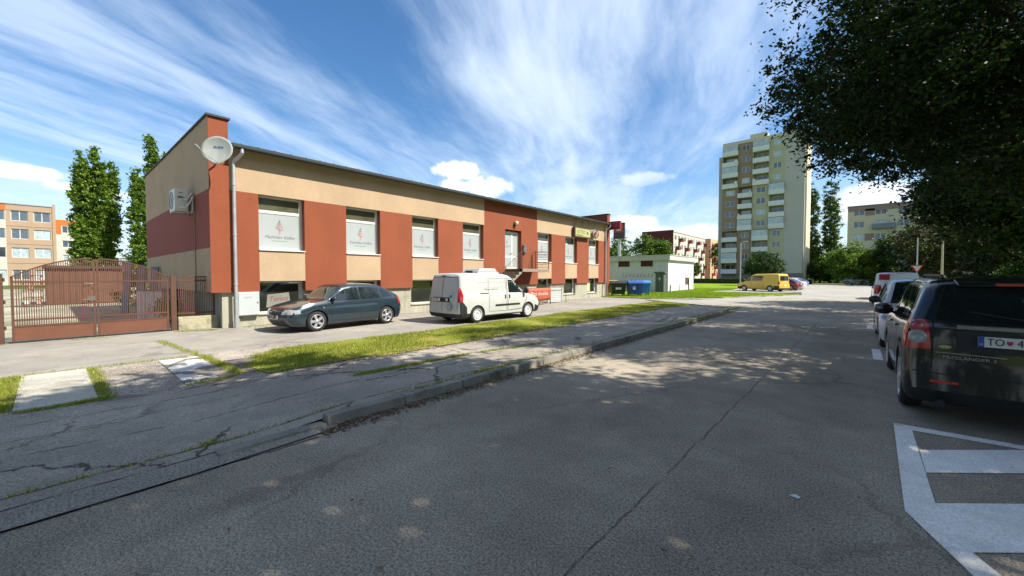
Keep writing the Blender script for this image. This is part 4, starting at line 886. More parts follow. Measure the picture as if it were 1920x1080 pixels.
q = MB(); q.box((-.5, -.05, 1.9), (.5, -.03, 2.9), 0); q.box((-.4, -.06, 2.1), (.4, -.05, 2.7), 1); q.build('plate', [WHITE, mat('sign_blue', (.1, .3, .5), .5)], t, world=False)
# rooftop board behind the building
t = thing('advertising_totem', 'dark advertising totem with red emblem seen past the building corner', 'sign', (-31.8, 66, 0)); q = MB(); q.box((-.2, -.2, 0), (.2, .2, 8.2)); q.build('column', ZINC, t, world=False)
q = MB(); q.box((-1.0, -.25, 8.2), (1.0, .25, 11.0), 0); q.box((-.8, -.27, 9.3), (.8, -.25, 10.7), 1); q.box((-.4, -.29, 9.6), (.4, -.27, 10.3), 2); q.build('board', [mat('totem_dark', (.05, .03, .03), .6), mat('totem_red', (.35, .04, .03), .6), WHITE], t, world=False)
# ================================================================ vehicles (local: +x forward, z up, wheels on z=0)
def lerp_tab(tab, v):
    if v <= tab[0][0]: return tab[0][1]
    for (a0, b0), (a1, b1) in zip(tab[:-1], tab[1:]):
        if v <= a1: return b0+(b1-b0)*(v-a0)/(a1-a0) if a1 > a0 else b1
    return tab[-1][1]
def paint(name, col, rough=0.32, coat=0.8, metal=0.0):
    m = mat('paint_'+name, col, rough, 0.05, 2.0, coat=coat, metal=metal); return m
BLK = mat('black_plastic', (.014, .015, .016), .55, .15, 4); TYR = mat('tyre_rubber', (.016, .016, .017), .85, .2, 6, bump=.3, bscale=50); RIM = mat('rim_silver', (.42, .43, .44), .35, .08, 4, metal=.6)
RIMW = mat('steel_wheel_white', (.50, .51, .52), .45, .1, 5); CGL = glass('car_glass', (.012, .018, .018), .03); LRED = mat('lamp_red', (.40, .008, .012), .15, .1, 3, coat=.8); LCLR = mat('lamp_clear', (.30, .32, .32), .12, .15, 8, coat=.8); LAMB = mat('lamp_amber', (.5, .18, .02), .2)
PLT = mat('plate_white', (.62, .62, .58), .5); PLB = mat('plate_blue', (.02, .06, .35), .5); SEAM = mat('door_seam', (.012, .012, .012), .8); CHR = mat('chrome', (.55, .55, .55), .2, .05, 5, metal=.8)
def body_mesh(S_):
    L, W = S_['L'], S_['W']; hw = W/2; xr, xf, zt, belt, zb = S_['xr'], S_['xf'], S_['zt'], S_['belt'], S_['zb']
    ns = S_.get('ns', 84); r = S_.get('corner', .16); tuck = S_.get('tuck', .80)
    ss_ = [0, .002, .006, .014, .026, .042]; s_in = [.042+(1-.084)*i/(ns-12) for i in range(1, ns-12)]
    sl = ss_+s_in+[1-v for v in reversed(ss_)]
    xmin = min(v for _, v in xr); xmax = max(v for _, v in xf)
    rings = []
    for s in sl:
        xb = xmin+s*(xmax-xmin); d = min(xb-xmin, xmax-xb); k = 1.0
        edge = (r-math.sqrt(max(0, r*r-(r-min(d, r))**2))) if d < r else 0.0
        w = hw-edge*S_.get('cpow', 1.0); ed = 0.05
        ztop = lerp_tab(zt, xb); bz = min(lerp_tab(belt, xb), ztop-.03); e2 = .05 if d < .05 else 0
        if d < .06: ztop -= .045*(1-math.sqrt(max(0, 1-(1-d/.06)**2)))
        bz = min(bz, ztop-.03); gh = ztop-bz; kk = min(1, gh/.42); wt = w*(.955-(.955-tuck)*kk)
        P = [(0, zb+.02), (w*.70, zb+.02), (w*.93, zb), (w*.975, zb+.05), (w*.99, zb+.16), (w*1.0, zb+(bz-zb)*.45), (w*1.0, zb+(bz-zb)*.62), (w*.992, zb+(bz-zb)*.80), (w*.975, bz-.05), (w*.955, bz)]
        for t in (.15, .4, .65, .85): P.append((w*.955+(wt-w*.955)*t, bz+gh*t*.98))
        rd = min(.07, gh*.4)
        P += [(wt-.012, ztop-rd*.62), (wt-.045, ztop-rd*.22), (wt-.10, ztop-.006), (wt*.6, ztop+.012*kk+.006), (0, ztop+.02*kk+.01)]
        ring = []
        for (y, z) in P:
            t = (z-zb); a_ = lerp_tab(xr, z); c_ = lerp_tab(xf, z); x = a_+s*(c_-a_); ring.append((x, y, z))
        rings.append(ring)
    n = len(rings[0]); q = MB(); vs = []
    full = []
    for ring in rings: full.append([(x, -y, z) for (x, y, z) in reversed(ring)][:-1]+ring)        # bottom-centre duplicated at both ends
    full = []
    for ring in rings:
        full.append(ring+[(x, -y, z) for (x, y, z) in reversed(ring[1:-1])])
    m = len(full[0])
    for f in full: vs += f
    fs = [(i*m+j, i*m+(j+1) % m, (i+1)*m+(j+1) % m, (i+1)*m+j) for i in range(len(full)-1) for j in range(m)]
    q.add(vs, fs, 0, True)
    bulge = S_.get('bulge', (.05, .10))
    for (ring, sg, bl_) in ((rings[0], -1, bulge[0]), (rings[-1], 1, bulge[1])):
        nc = 8; vv = []
        for (x, y, z) in ring:
            for c in range(nc+1):
                u = -1+2*c/nc; vv.append((x+sg*bl_*(1-u*u), y*u, z))
        q.add(vv, [(i*(nc+1)+c, i*(nc+1)+c+1, (i+1)*(nc+1)+c+1, (i+1)*(nc+1)+c) for i in range(len(ring)-1) for c in range(nc)], 0, True)
    me = bpy.data.meshes.new('body'); me.from_pydata(q.v, [], q.f)
    bm = bmesh.new(); bm.from_mesh(me); bmesh.ops.remove_doubles(bm, verts=bm.verts, dist=1e-4); bmesh.ops.dissolve_degenerate(bm, edges=bm.edges, dist=1e-4); bmesh.ops.recalc_face_normals(bm, faces=bm.faces); bm.to_mesh(me); bm.free()
    return me
def make_car(name, label, cat, S_, mats, loc, rz, group=None):
    """mats = (paint, lower trim)"""
    root = thing(name, label, cat, loc, rz, group)
    me = body_mesh(S_); tmp = bpy.data.objects.new('body', me); COL.objects.link(tmp)
    wr, wf, R_, tr = S_['wheels']          # rear x, front x, tyre radius, track half (outer face)
    q = MB()
    for x in (wr, wf):
        for s in (-1, 1): q.cyl((x, s*(S_['W']/2-.26), R_), (x, s*(S_['W']/2+.2), R_), R_+.045, n=36)
    cut = q.build('cut', DARK, None); md = tmp.modifiers.new('b', 'BOOLEAN'); md.object = cut; md.operation = 'DIFFERENCE'; md.solver = 'EXACT'
    dg = bpy.context.evaluated_depsgraph_get(); m2 = bpy.data.meshes.new_from_object(tmp.evaluated_get(dg))
    bpy.data.objects.remove(tmp); bpy.data.objects.remove(cut)
    if len(m2.polygons) < 200: m2 = me
    m2.materials.clear()
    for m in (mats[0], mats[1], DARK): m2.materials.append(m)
    low = S_.get('low'); zpl = S_.get('zpl', .3)
    for p in m2.polygons:
        c = p.center; idx = 0
        if low and low(c.x, c.y, c.z): idx = 1
        if p.normal.z < -.8 and c.z < S_['zb']+.06: idx = 1
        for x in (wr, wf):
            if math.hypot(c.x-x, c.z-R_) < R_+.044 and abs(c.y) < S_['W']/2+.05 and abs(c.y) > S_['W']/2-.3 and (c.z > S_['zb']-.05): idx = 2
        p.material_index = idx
    m2.polygons.foreach_set('use_smooth', [True]*len(m2.polygons)); m2.set_sharp_from_angle(angle=rad(32)); m2.name = 'body'
    bo = bpy.data.objects.new('body', m2); COL.objects.link(bo); bo.parent = root
    bm = bmesh.new(); bm.from_mesh(m2); bvh = BVHTree.FromBMesh(bm)
    root_bvh = bvh
    def fallp(a_, c_, axis, sgn):
        if axis == 'y': return Vector((a_, sgn*S_['W']/2, c_))
        if axis == 'x': return Vector((S_['L'] if sgn > 0 else 0.0, a_, c_))
        return Vector((a_, c_, 1.2))
    def patch(pname, poly, axis, sgn, m, off=.004, res=.08, parent=None, thick=0):
        b2 = bmesh.new(); f = b2.faces.new([b2.verts.new((p[0], p[1], 0)) for p in poly])
        xs = [p[0] for p in poly]; ys = [p[1] for p in poly]
        for lo, hi, nn in ((min(xs), max(xs), (1, 0, 0)), (min(ys), max(ys), (0, 1, 0))):
            k = int((hi-lo)/res)
            for i in range(1, k+1):
                v = lo+(hi-lo)*i/(k+1); bmesh.ops.bisect_plane(b2, geom=b2.verts[:]+b2.edges[:]+b2.faces[:], plane_co=(v*nn[0], v*nn[1], 0), plane_no=nn)
        for v in b2.verts:
            a_, c_ = v.co.x, v.co.y
            if axis == 'y': o_, d = Vector((a_, sgn*4, c_)), Vector((0, -sgn, 0))
            elif axis == 'x': o_, d = Vector((sgn*7, a_, c_)), Vector((-sgn, 0, 0))
            else: o_, d = Vector((a_, c_, 5)), Vector((0, 0, -1))
            hit, nr, ix, ds = bvh.ray_cast(o_, d)
            if hit is None: hit, nr, ix, ds = bvh.find_nearest(fallp(a_, c_, axis, sgn))
            v.co = hit-d*off
        me_ = bpy.data.meshes.new(pname)
        bmesh.ops.recalc_face_normals(b2, faces=b2.faces); b2.to_mesh(me_); b2.free()
        for p in me_.polygons: p.use_smooth = True
        me_.materials.append(m); o = bpy.data.objects.new(pname, me_); COL.objects.link(o); o.parent = parent or root
        if thick: md = o.modifiers.new('t', 'SOLIDIFY'); md.thickness = thick; md.offset = 0
        return o
    def strip(pname, pts, wd, axis, sgn, m, off=.005, parent=None):
        objs = []
        q2 = MB()
        for (p, r_) in zip(pts[:-1], pts[1:]):
            dx_, dy_ = r_[0]-p[0], r_[1]-p[1]; L_ = math.hypot(dx_, dy_); nx_, ny_ = -dy_/L_*wd/2, dx_/L_*wd/2; k = max(1, int(L_/.07)); row = []
            for i in range(k+1):
                t = i/k
                for s in (-1, 1):
                    a_, c_ = p[0]+dx_*t+s*nx_, p[1]+dy_*t+s*ny_
                    if axis == 'y': o_, d = Vector((a_, sgn*4, c_)), Vector((0, -sgn, 0))
                    elif axis == 'x': o_, d = Vector((sgn*7, a_, c_)), Vector((-sgn, 0, 0))
                    else: o_, d = Vector((a_, c_, 5)), Vector((0, 0, -1))
                    hit, nr, ix, ds = bvh.ray_cast(o_, d)
                    if hit is None: hit, nr, ix, ds = bvh.find_nearest(fallp(a_, c_, axis, sgn))
                    row.append(hit-d*off)
            q2.add(row, [(2*i, 2*i+1, 2*i+3, 2*i+2) for i in range(k)], 0, True)
        return q2.build(pname, m, parent or root, world=False)
    # wheels
    for x in (wr, wf):
        for s in (-1, 1):
            yo = s*tr; tw = .21
            q = MB(); q.lathe([(R_*.66, -.01), (R_*.70, 0), (R_*.93, -.004), (R_*.985, -.03), (R_, -.06), (R_, -tw+.05), (R_*.97, -tw+.01), (R_*.66, -tw)], (x, yo, R_), (0, s, 0), 36)
            wh = q.build('wheel', TYR, root, world=False)
            q = MB(); st_ = S_.get('rim', 'alloy')
            if st_ == 'alloy':
                q.lathe([(R_*.66, -.012), (R_*.70, -.004), (R_*.69, .004), (R_*.62, -.004), (R_*.60, -.05), (R_*.58, -.07)], (x, yo, R_), (0, s, 0), 32, 0); q.lathe([(R_*.6, -.07), (0, -.075)], (x, yo, R_), (0, s, 0), 24, 1)
                for i in range(S_.get('spokes', 5)):
                    a_ = 2*math.pi*i/S_.get('spokes', 5)+.3; M = Matrix.Translation((x, yo, R_)) @ Matrix.Rotation(a_, 4, 'Y')
                    q.add([M @ Vector(p) for p in [(-.035*R_/.3, s*-.03, .02), (.035*R_/.3, s*-.03, .02), (.05*R_/.3, s*-.03, R_*.64), (-.05*R_/.3, s*-.03, R_*.64), (-.03*R_/.3, s*-.002, .02), (.03*R_/.3, s*-.002, .02), (.036*R_/.3, s*-.008, R_*.64), (-.036*R_/.3, s*-.008, R_*.64)]],
                          [(0, 1, 2, 3), (4, 5, 6, 7), (0, 1, 5, 4), (1, 2, 6, 5), (2, 3, 7, 6), (3, 0, 4, 7)], 0)
                q.lathe([(.055, -.01), (.05, .004), (0, .006)], (x, yo, R_), (0, s, 0), 16, 0)
            else:
                q.lathe([(R_*.66, -.012), (R_*.69, .0), (R_*.62, -.005), (R_*.58, -.03), (R_*.50, -.035), (R_*.42, -.012), (R_*.25, -.010), (R_*.18, -.03), (0, -.03)], (x, yo, R_), (0, s, 0), 32, 0)
                for i in range(10):
                    a_ = 2*math.pi*i/10; cx_, cz_ = x+math.cos(a_)*R_*.50, R_+math.sin(a_)*R_*.50; q.cyl((cx_, yo-s*.036, cz_), (cx_, yo-s*.026, cz_), .014, n=8, m=1)
            q.build('rim', [S_.get('rimmat', RIM), DARK], wh, world=False)
    S_['extras'](root, patch, strip, bvh)
    bm.free(); return root
def mirror_part(root, x, y, z, m, s, sz=(.10, .11, .075)):
    q = MB(); vs = []; n = 10
    for i in range(6):
        t = -1+2*i/5; rr = (max(0, 1-t*t))**.35*.98+.02
        for j in range(n):
            a_ = 2*math.pi*j/n; ca, sa = math.cos(a_), math.sin(a_); f = 1/max(abs(ca), abs(sa))**.55
            vs.append((x+t*sz[0]*.6*(1), y+s*(sz[1]*.9+ca*f*sz[1]*rr*.9), z+sa*f*sz[2]*rr))
    q.add(vs, [(i*n+j, i*n+(j+1) % n, (i+1)*n+(j+1) % n, (i+1)*n+j) for i in range(5) for j in range(n)]+[tuple(range(n))[::-1], tuple(range(5*n, 6*n))], 0, True)
    q.cyl((x, y-s*.05, z-sz[2]*.6), (x, y+s*.06, z-sz[2]*.5), .02, n=8); return q.build('side_mirror', m, root, world=False)
def plate(root, x, y, z, sgn, txt=None, wd=.52, h=.11, tilt=0, heart=False):
    q = MB(); q.box((x-.006, y-wd/2, z-h/2), (x+.006, y+wd/2, z+h/2), 0); ys_ = y-sgn*wd/2 if False else (y+wd/2 if sgn < 0 else y-wd/2)
    e = -1 if sgn < 0 else 1
    q.box((x+sgn*.0062, ys_, z-h/2), (x+sgn*.0075, ys_+e*wd*.085, z+h/2), 1); o = q.build('number_plate', [PLT, PLB], root, world=False)
    if txt:
        ydir = (0, -1, 0) if sgn < 0 else (0, 1, 0)
        for (tx, off) in txt:
            text_part(tx, h*.98, frame((x+sgn*.009, y+(off*(1 if sgn > 0 else -1)), z), ydir, (0, 0, 1)), mat('plate_ink', (.015, .015, .02), .5), o, world=False, sx=.82, ext=.001)
    if heart:
        q = MB(); yy = y+(heart*(1 if sgn > 0 else -1)); q.prism([(yy-.022, z+.02), (yy+.022, z+.02), (yy+.022, z-.004), (yy, z-.028), (yy-.022, z-.004)], 0, x+sgn*.007, x+sgn*.009); q.build('emblem', mat('shield_red', (.40, .02, .10), .5), o, world=False)
        text_part('SK', h*.26, frame((x+sgn*.009, y+(wd*.455)*(-1 if sgn > 0 else 1), z-.025), (0, -1, 0) if sgn < 0 else (0, 1, 0), (0, 0, 1)), PLT, o, world=False, ext=.001)
    return o
def handle(root, x, z, hw, s, m, w=.15):
    q = MB(); q.box((x-w/2, s*(hw-.02), z-.014), (x+w/2, s*(hw+.018), z+.014)); q.build('door_handle', m, root, world=False, bevel=.006)
def sym(f):
    for s in (-1, 1): f(s)

# --- dark teal hatchback
def ex_hatch(root, patch, strip, bvh, P=None, hw=.86, rear_glass=True, plates=True, dark=False):
    def side(s):
        f = patch('side_window', [(1.00, .97), (1.12, .985), (1.72, 1.305), (1.95, 1.33), (2.20, 1.335), (2.20, .955)] if False else [(2.22, .90), (2.93, .885), (2.30, 1.26), (2.0, 1.30), (1.83, 1.31), (1.80, .905)], 'y', s, CGL, .006)
        patch('side_window', [(1.74, .905), (1.77, 1.31), (1.35, 1.305), (1.02, 1.26), (.98, .92)], 'y', s, CGL, .006)
        patch('side_window', [(.92, .93), (.95, 1.24), (.66, 1.14), (.50, .97)], 'y', s, CGL, .006)
        strip('door_seam', [(2.86, .86), (2.80, .60), (2.78, .30), (1.72, .27)], .018, 'y', s, SEAM); strip('door_seam', [(1.77, .95), (1.76, .27)], .018, 'y', s, SEAM)
        strip('door_seam', [(1.72, .27), (1.10, .30), (.98, .60), (.93, .96)], .018, 'y', s, SEAM)
        strip('rubbing_strip', [(3.10, .54), (2.0, .53), (1.0, .54)], .045, 'y', s, P, .012)
        handle(root, 1.95, .80, hw-.012, s, P); handle(root, 1.12, .82, hw-.012, s, P)
        mirror_part(root, 2.72, s*(hw-.09), .98, P, s)
        patch('headlight', [(s*.40, .54), (s*.44, .68), (s*.66, .70), (s*.80, .68), (s*.78, .55)], 'x', 1, LCLR, .012, .05)
        patch('headlight', [(3.76, .575), (3.90, .56), (3.90, .67), (3.74, .70)], 'y', s, LCLR, .012, .05)
        patch('tail_light', [(.05, .68), (.24, .70), (.30, .95), (.12, .98)], 'y', s, LRED, .010, .05)
        patch('tail_light', [(s*.55, .68), (s*.82, .68), (s*.76, .95), (s*.60, .93)], 'x', -1, LRED, .010, .05)
        patch('indicator', [(3.02, .70), (3.07, .70), (3.07, .725), (3.02, .725)], 'y', s, LAMB, .012, .05)
    sym(side)
    patch('windscreen', [(2.34, -.52), (2.34, .52), (3.05, .66), (3.05, -.66)], 'z', 1, CGL, .006, .10)
    patch('rear_window', [(.30, -.48), (.30, .48), (.80, .42), (.80, -.42)], 'z', 1, CGL, .006, .10)
    strip('bonnet_seam', [(3.15, .70), (3.7, .62), (3.95, .50)], .01, 'z', 1, SEAM); strip('bonnet_seam', [(3.15, -.70), (3.7, -.62), (3.95, -.50)], .01, 'z', 1, SEAM)
    patch('grille', [(-.34, .52), (.34, .52), (.36, .69), (-.36, .69)], 'x', 1, BLK, .008, .06)
    q = MB(); 
    for i in range(4): q.lathe([(.038, 0), (.044, .006), (.038, .012), (.034, .006)], (4.095, -.072+i*.048, .63), (1, 0, 0), 14)
    q.build('badge', CHR, root, world=False)
    patch('lower_grille', [(-.55, .26), (.55, .26), (.50, .37), (-.50, .37)], 'x', 1, BLK, .006, .06)
    plate(root, 4.125, 0, .455, 1, [('TO', -.13), ('915AK', .08)])
    q = MB(); q.tube([(2.9, -.3, .955), (2.75, .15, 1.04)], .010, 6); q.tube([(2.93, .2, .95), (2.72, .55, 1.045)], .010, 6); q.build('wiper', BLK, root, world=False)
HATCH = dict(L=4.15, W=1.735, zb=.19, xr=[(.19, .10), (.40, 0.0), (.62, -.01), (.80, .06), (1.0, .10), (1.3, .30)], xf=[(.19, 3.94), (.34, 4.03), (.50, 4.04), (.62, 4.02), (.74, 3.96), (.85, 3.84), (1.4, 3.84)],
    zt=[(0.0, .86), (.10, .965), (.20, 1.06), (.42, 1.24), (.66, 1.35), (1.0, 1.395), (1.5, 1.42), (2.0, 1.415), (2.35, 1.36), (3.00, .965), (3.08, .935), (3.5, .885), (3.85, .80), (3.98, .735), (4.05, .66)],
    belt=[(0, .89), (1.0, .90), (2.0, .885), (3.0, .86), (3.5, .81), (3.95, .66)], wheels=(.74, 3.25, .305, .855), corner=.30, bulge=(.05, .10), tuck=.76, low=lambda x, y, z: False)
TEAL = paint('teal', (.018, .036, .050), .28, 1.0, .35)
H1 = dict(HATCH); H1['extras'] = lambda r, p, s, b: ex_hatch(r, p, s, b, P=TEAL)
rzh = rad(-90)-rad(4.2)
def place(S_, front_wheel, rear_wheel, side):   # returns loc, rz from ground points of two wheels on one side
    f = Vector(front_wheel); r_ = Vector(rear_wheel); d = (f-r_).normalized(); rz = math.atan2(d.y, d.x); n_ = Vector((-d.y, d.x)); mid = (f+r_)/2; hw = S_['W']/2-.02
    c = mid-n_*side*hw; org = c-d*((S_['wheels'][0]+S_['wheels'][1])/2); return (org.x, org.y, 0.012), rz
loc, rz = place(HATCH, (-12.34, 5.30), (-12.55, 7.82), 1)
make_car('parked_car', 'dark teal hatchback parked in front of the first windows', 'car', H1, (TEAL, BLK), loc, rz)

# --- white panel van on the forecourt
WPV = paint('van_white', (.44, .46, .44), .5, .15)
def ex_van(root, patch, strip, bvh, P=WPV, roofbox=True, hw=.915, sh=0.0, seams=True):
    def side(s):
        patch('side_window', [(2.50, 1.10), (3.52, 1.08), (3.42, 1.24), (3.02, 1.60), (2.50, 1.62)], 'y', s, CGL, .006)
        strip('door_seam', [(3.58, 1.08), (3.50, .80), (3.25, .42), (2.42, .38), (2.42, 1.68), (2.9, 1.68)], .018, 'y', s, SEAM)
        strip('door_seam', [(2.36, .38), (2.36, 1.66), (1.45, 1.66), (1.43, .40), (2.36, .38)], .010, 'y', s, SEAM)
        strip('slide_rail', [(1.0, 1.10), (1.42, 1.10)], .035, 'y', s, SEAM, .008)
        strip('side_moulding', [(1.75, .62), (3.10, .62)], .07, 'y', s, BLK, .014)
        strip('pressing_line', [(.9, 1.50), (1.2, 1.53), (2.8, 1.53)], .010, 'y', s, mat('pressing_grey', (.35, .37, .36), .5), .006)
        q = MB(); q.box((2.26, s*(hw-.02), .86), (2.31, s*(hw+.012), 1.02)); q.box((2.49, s*(hw-.02), .86), (2.54, s*(hw+.012), 1.02)); q.build('handle_recess', BLK, root, world=False, bevel=.01)
        mirror_part(root, 3.42, s*(hw-.04), 1.16, BLK, s, (.12, .12, .13))
        patch('tail_light', [(.075, .82), (.17, .82), (.20, 1.05), (.16, 1.22), (.09, 1.34), (.075, 1.30)], 'y', s, LRED, .012, .05)
        patch('tail_light', [(s*.80, .80), (s*.88, .80), (s*.88, 1.30), (s*.80, 1.32)], 'x', -1, LRED, .012, .05)
        patch('rear_corner_bumper', [(.06, .30), (.36, .34), (.34, .62), (.16, .82), (.06, .82)], 'y', s, BLK, .014, .05)
        patch('headlight', [(s*.52, .78), (s*.82, .76), (s*.80, 1.0), (s*.62, .98)], 'x', 1, LCLR, .01, .05)
        patch('rear_pane', [(s*.06, 1.12), (s*.74, 1.10), (s*.76, 1.3), (s*.70, 1.63), (s*.06, 1.66)], 'x', -1, mat('blanked_pane', (.42, .44, .43), .35, .05), .006, .08)
        strip('door_seam', [(s*.78, .55), (s*.80, 1.3), (s*.72, 1.70), (0, 1.73)], .014, 'x', -1, SEAM, .007)
    sym(side)
    strip('door_seam', [(0, .45), (0, 1.74)], .014, 'x', -1, SEAM, .008)
    patch('plate_recess', [(-.42, .80), (.62, .80), (.60, .96), (-.38, .97)], 'x', -1, BLK, .008, .06)
    plate(root, -.075, .32, .885, -1, [('TO', -.13), ('518FP', .07)])
    q = MB(); q.lathe([(.06, -.01), (.055, .01), (0, .012)], (-.08, -.32, .89), (-1, 0, 0), 16); q.build('badge', CHR, root, world=False)
    q = MB(); q.box((-.078, -.62, .97), (-.07, -.50, 1.07)); q.build('sticker', mat('sticker_blue', (.03, .14, .25), .5), root, world=False)
    q = MB(); q.lathe([(.14, 0), (.14, .004), (0, .004)], (-.07, -.42, .62), (-1, 0, 0), 20); q.build('round_sticker', mat('sticker_grey', (.34, .36, .33), .5), root, world=False)
    patch('third_brake_light', [(-.12, 1.745), (.12, 1.745), (.12, 1.775), (-.12, 1.775)], 'x', -1, BLK, .02, .05)
    patch('windscreen', [(-.62, 1.16), (.62, 1.16), (.55, 1.62), (-.55, 1.62)], 'x', 1, CGL, .008, .08)
    if roofbox:
        q = MB(); q.box((1.25, -.48, 1.83), (2.35, .48, 1.93)); q.prism([(1.30, 1.93), (2.32, 1.93), (2.20, 2.07), (1.42, 2.07)], 1, -.44, .44); fr = q.build('roof_fridge', P, root, world=False, bevel=.03)
        q = MB(); q.box((1.225, -.2, 1.90), (1.25, .2, 1.98)); q.build('vent', BLK, fr, world=False)
        for s in (-1,):
            for i, (tx, z_) in enumerate([('Mäso údeniny', 1.33)]): text_part(tx, .13, frame((1.60, s*(hw+.004), z_), (1, 0, 0), (0, 0, 1)), mat('van_letter', (.36, .40, .42), .5), root, world=False, shear=.3)
            for i in range(4): text_part('•—', .08, frame((2.20, s*(hw+.002), 1.45-i*.09), (1, 0, 0), (0, 0, 1)), mat('van_letter', (.36, .40, .42), .5), root, world=False)
VAN = dict(L=4.39, W=1.83, zb=.22, xr=[(.22, .06), (.42, -.02), (.55, -.02), (.60, .02), (1.1, .05), (1.85, .14)], xf=[(.22, 4.30), (.40, 4.38), (.62, 4.38), (.80, 4.32), (.98, 4.12), (1.85, 3.9)],
    zt=[(0, 1.82), (.1, 1.845), (1.0, 1.86), (2.5, 1.85), (2.8, 1.80), (3.02, 1.70), (3.58, 1.18), (3.70, 1.10), (4.1, 1.0), (4.3, .90), (4.38, .78)],
    belt=[(0, 1.12), (2.9, 1.10), (3.6, 1.04), (4.0, .95), (4.38, .7)], wheels=(.86, 3.62, .315, .905), corner=.14, cpow=.9, bulge=(.055, .16), tuck=.86, rim='steel', rimmat=RIMW,
    low=lambda x, y, z: (z < .46 and x < .5) or (z < .52 and x > 4.0) or z < .28)
V1 = dict(VAN); V1['extras'] = ex_van
loc, rz = place(VAN, (-10.14, 12.79), (-10.25, 10.02), -1)
make_car('delivery_van', 'small white panel van with roof cooler parked by the entrance stair', 'van', V1, (WPV, BLK), loc, rz).scale = (1, 1, .95)

# --- black SUV, rear towards the camera
SBK = paint('suv_black', (.003, .004, .005), .30, 0.9, 0)
def ex_suv(root, patch, strip, bvh):
    hw = .955
    def side(s):
        patch('side_window', [(2.42, 1.09), (3.12, 1.07), (2.62, 1.50), (2.40, 1.55)], 'y', s, CGL, .006); patch('side_window', [(1.30, 1.11), (2.34, 1.09), (2.33, 1.56), (1.45, 1.57)], 'y', s, CGL, .006)
        patch('side_window', [(.42, 1.16), (1.18, 1.12), (1.32, 1.57), (.62, 1.54)], 'y', s, CGL, .006)
        strip('door_seam', [(3.15, 1.0), (3.05, .42), (2.38, .36), (2.38, 1.06)], .018, 'y', s, SEAM); strip('door_seam', [(2.38, .36), (1.55, .40), (1.35, .75), (1.24, 1.06)], .018, 'y', s, SEAM)
        handle(root, 2.55, .97, hw-.01, s, SBK); handle(root, 1.45, 1.0, hw-.01, s, SBK)
        mirror_part(root, 2.98, s*(hw-.06), 1.13, SBK, s, (.13, .14, .10))
        strip('arch_moulding', [(.30, .42), (.36, .62), (.52, .80), (.78, .87), (1.04, .80), (1.20, .62), (1.26, .42)], .05, 'y', s, BLK, .012)
        tl = patch('tail_light', [(s*.735, .86), (s*.945, .86), (s*.93, 1.17), (s*.86, 1.205), (s*.76, 1.19), (s*.745, 1.0)], 'x', -1, LRED, .020, .05)
        patch('tail_light', [(.07, .86), (.20, .88), (.24, 1.10), (.12, 1.20), (.07, 1.19)], 'y', s, LRED, .014, .05)
        o_, d = Vector((-4, s*.845, 1.12)), Vector((1, 0, 0)); h = bvh.ray_cast(o_, d)[0]; h2 = bvh.ray_cast(Vector((-4, s*.845, 1.00)), d)[0]
        q = MB(); q.lathe([(.066, 0), (.070, .012), (.064, .016)], h+Vector((-.020, 0, 0)), (-1, 0, .05), 24, 0); q.lathe([(.062, .004), (.048, .016), (0, .020)], h+Vector((-.020, 0, 0)), (-1, 0, .05), 24, 1)
        q.lathe([(.080, 0), (.076, .014), (.045, .018), (.040, .010), (0, .012)], h2+Vector((-.020, 0, -.005)), (-1, 0, .03), 24, 0); q.build('lamp_lens', [LCLR, mat('lamp_rose', (.42, .06, .08), .15, coat=.8)], tl, world=False)
        patch('reflector', [(s*.52, .49), (s*.74, .49), (s*.74, .515), (s*.52, .515)], 'x', -1, mat('reflector_red', (.55, .02, .015), .3), .008, .05)
        q = MB(); q.cyl((.0, s*.66, .27), (-.12, s*.66, .27), .035, .04, 14); q.build('exhaust_tip', BLK, root, world=False)
    sym(side)
    patch('rear_window', [(-.70, 1.20), (.70, 1.20), (.61, 1.57), (-.61, 1.57)], 'x', -1, CGL, .008, .08)
    q = MB(); q.box((-.030, -.30, 1.105), (.03, .54, 1.155)); q.build('tailgate_bar', mat('brushed_bar', (.22, .24, .24), .3, metal=.6), root, world=False, bevel=.008)
    q = MB(); q.prism([(-.05, 1.585), (.20, 1.62), (.20, 1.66), (-.04, 1.62)], 1, -.55, .55); q.build('spoiler', SBK, root, world=False, bevel=.01)
    q = MB(); q.box((-.062, -.28, 1.59), (-.045, .28, 1.615)); q.build('third_brake_light', LRED, root, world=False)
    patch('plate_recess', [(-.28, .86), (.54, .86), (.54, 1.09), (-.28, 1.09)], 'x', -1, BLK, .006, .06)
    plate(root, -.062, .13, .99, -1, [('TO', -.135), ('430BF', .12)], heart=-.04)
    strip('chrome_strip', [(.70, .835), (.18, .825)], .010, 'x', -1, mat('dull_chrome', (.3, .3, .28), .3, metal=.6), .012)
    text_part('FREELANDER 2', .046, frame((-.072, .45, .79), (0, -1, 0), (0, 0, 1)), mat('badge_silver', (.35, .35, .35), .3, metal=.6), root, world=False, sx=1.3)
    q = MB(); q.add([(-.066, .63+.048*math.cos(t), .905+.018*math.sin(t)) for t in [i*math.pi/8 for i in range(16)]]+[(-.052, .63+.052*math.cos(t), .905+.022*math.sin(t)) for t in [i*math.pi/8 for i in range(16)]], [tuple(range(16))]+[(i, (i+1) % 16, 16+(i+1) % 16, 16+i) for i in range(16)]); o = q.build('badge', mat('badge_green', (.36, .38, .14), .3), root, world=False)
    strip('bumper_seam', [(.88, .60), (.5, .585), (-.5, .585), (-.88, .60)], .012, 'x', -1, SEAM, .006)
    strip('tailgate_seam', [(.725, .64), (.72, 1.18), (.62, 1.58)], .012, 'x', -1, SEAM, .006); strip('tailgate_seam', [(-.725, .64), (-.72, 1.18), (-.62, 1.58)], .012, 'x', -1, SEAM, .006)
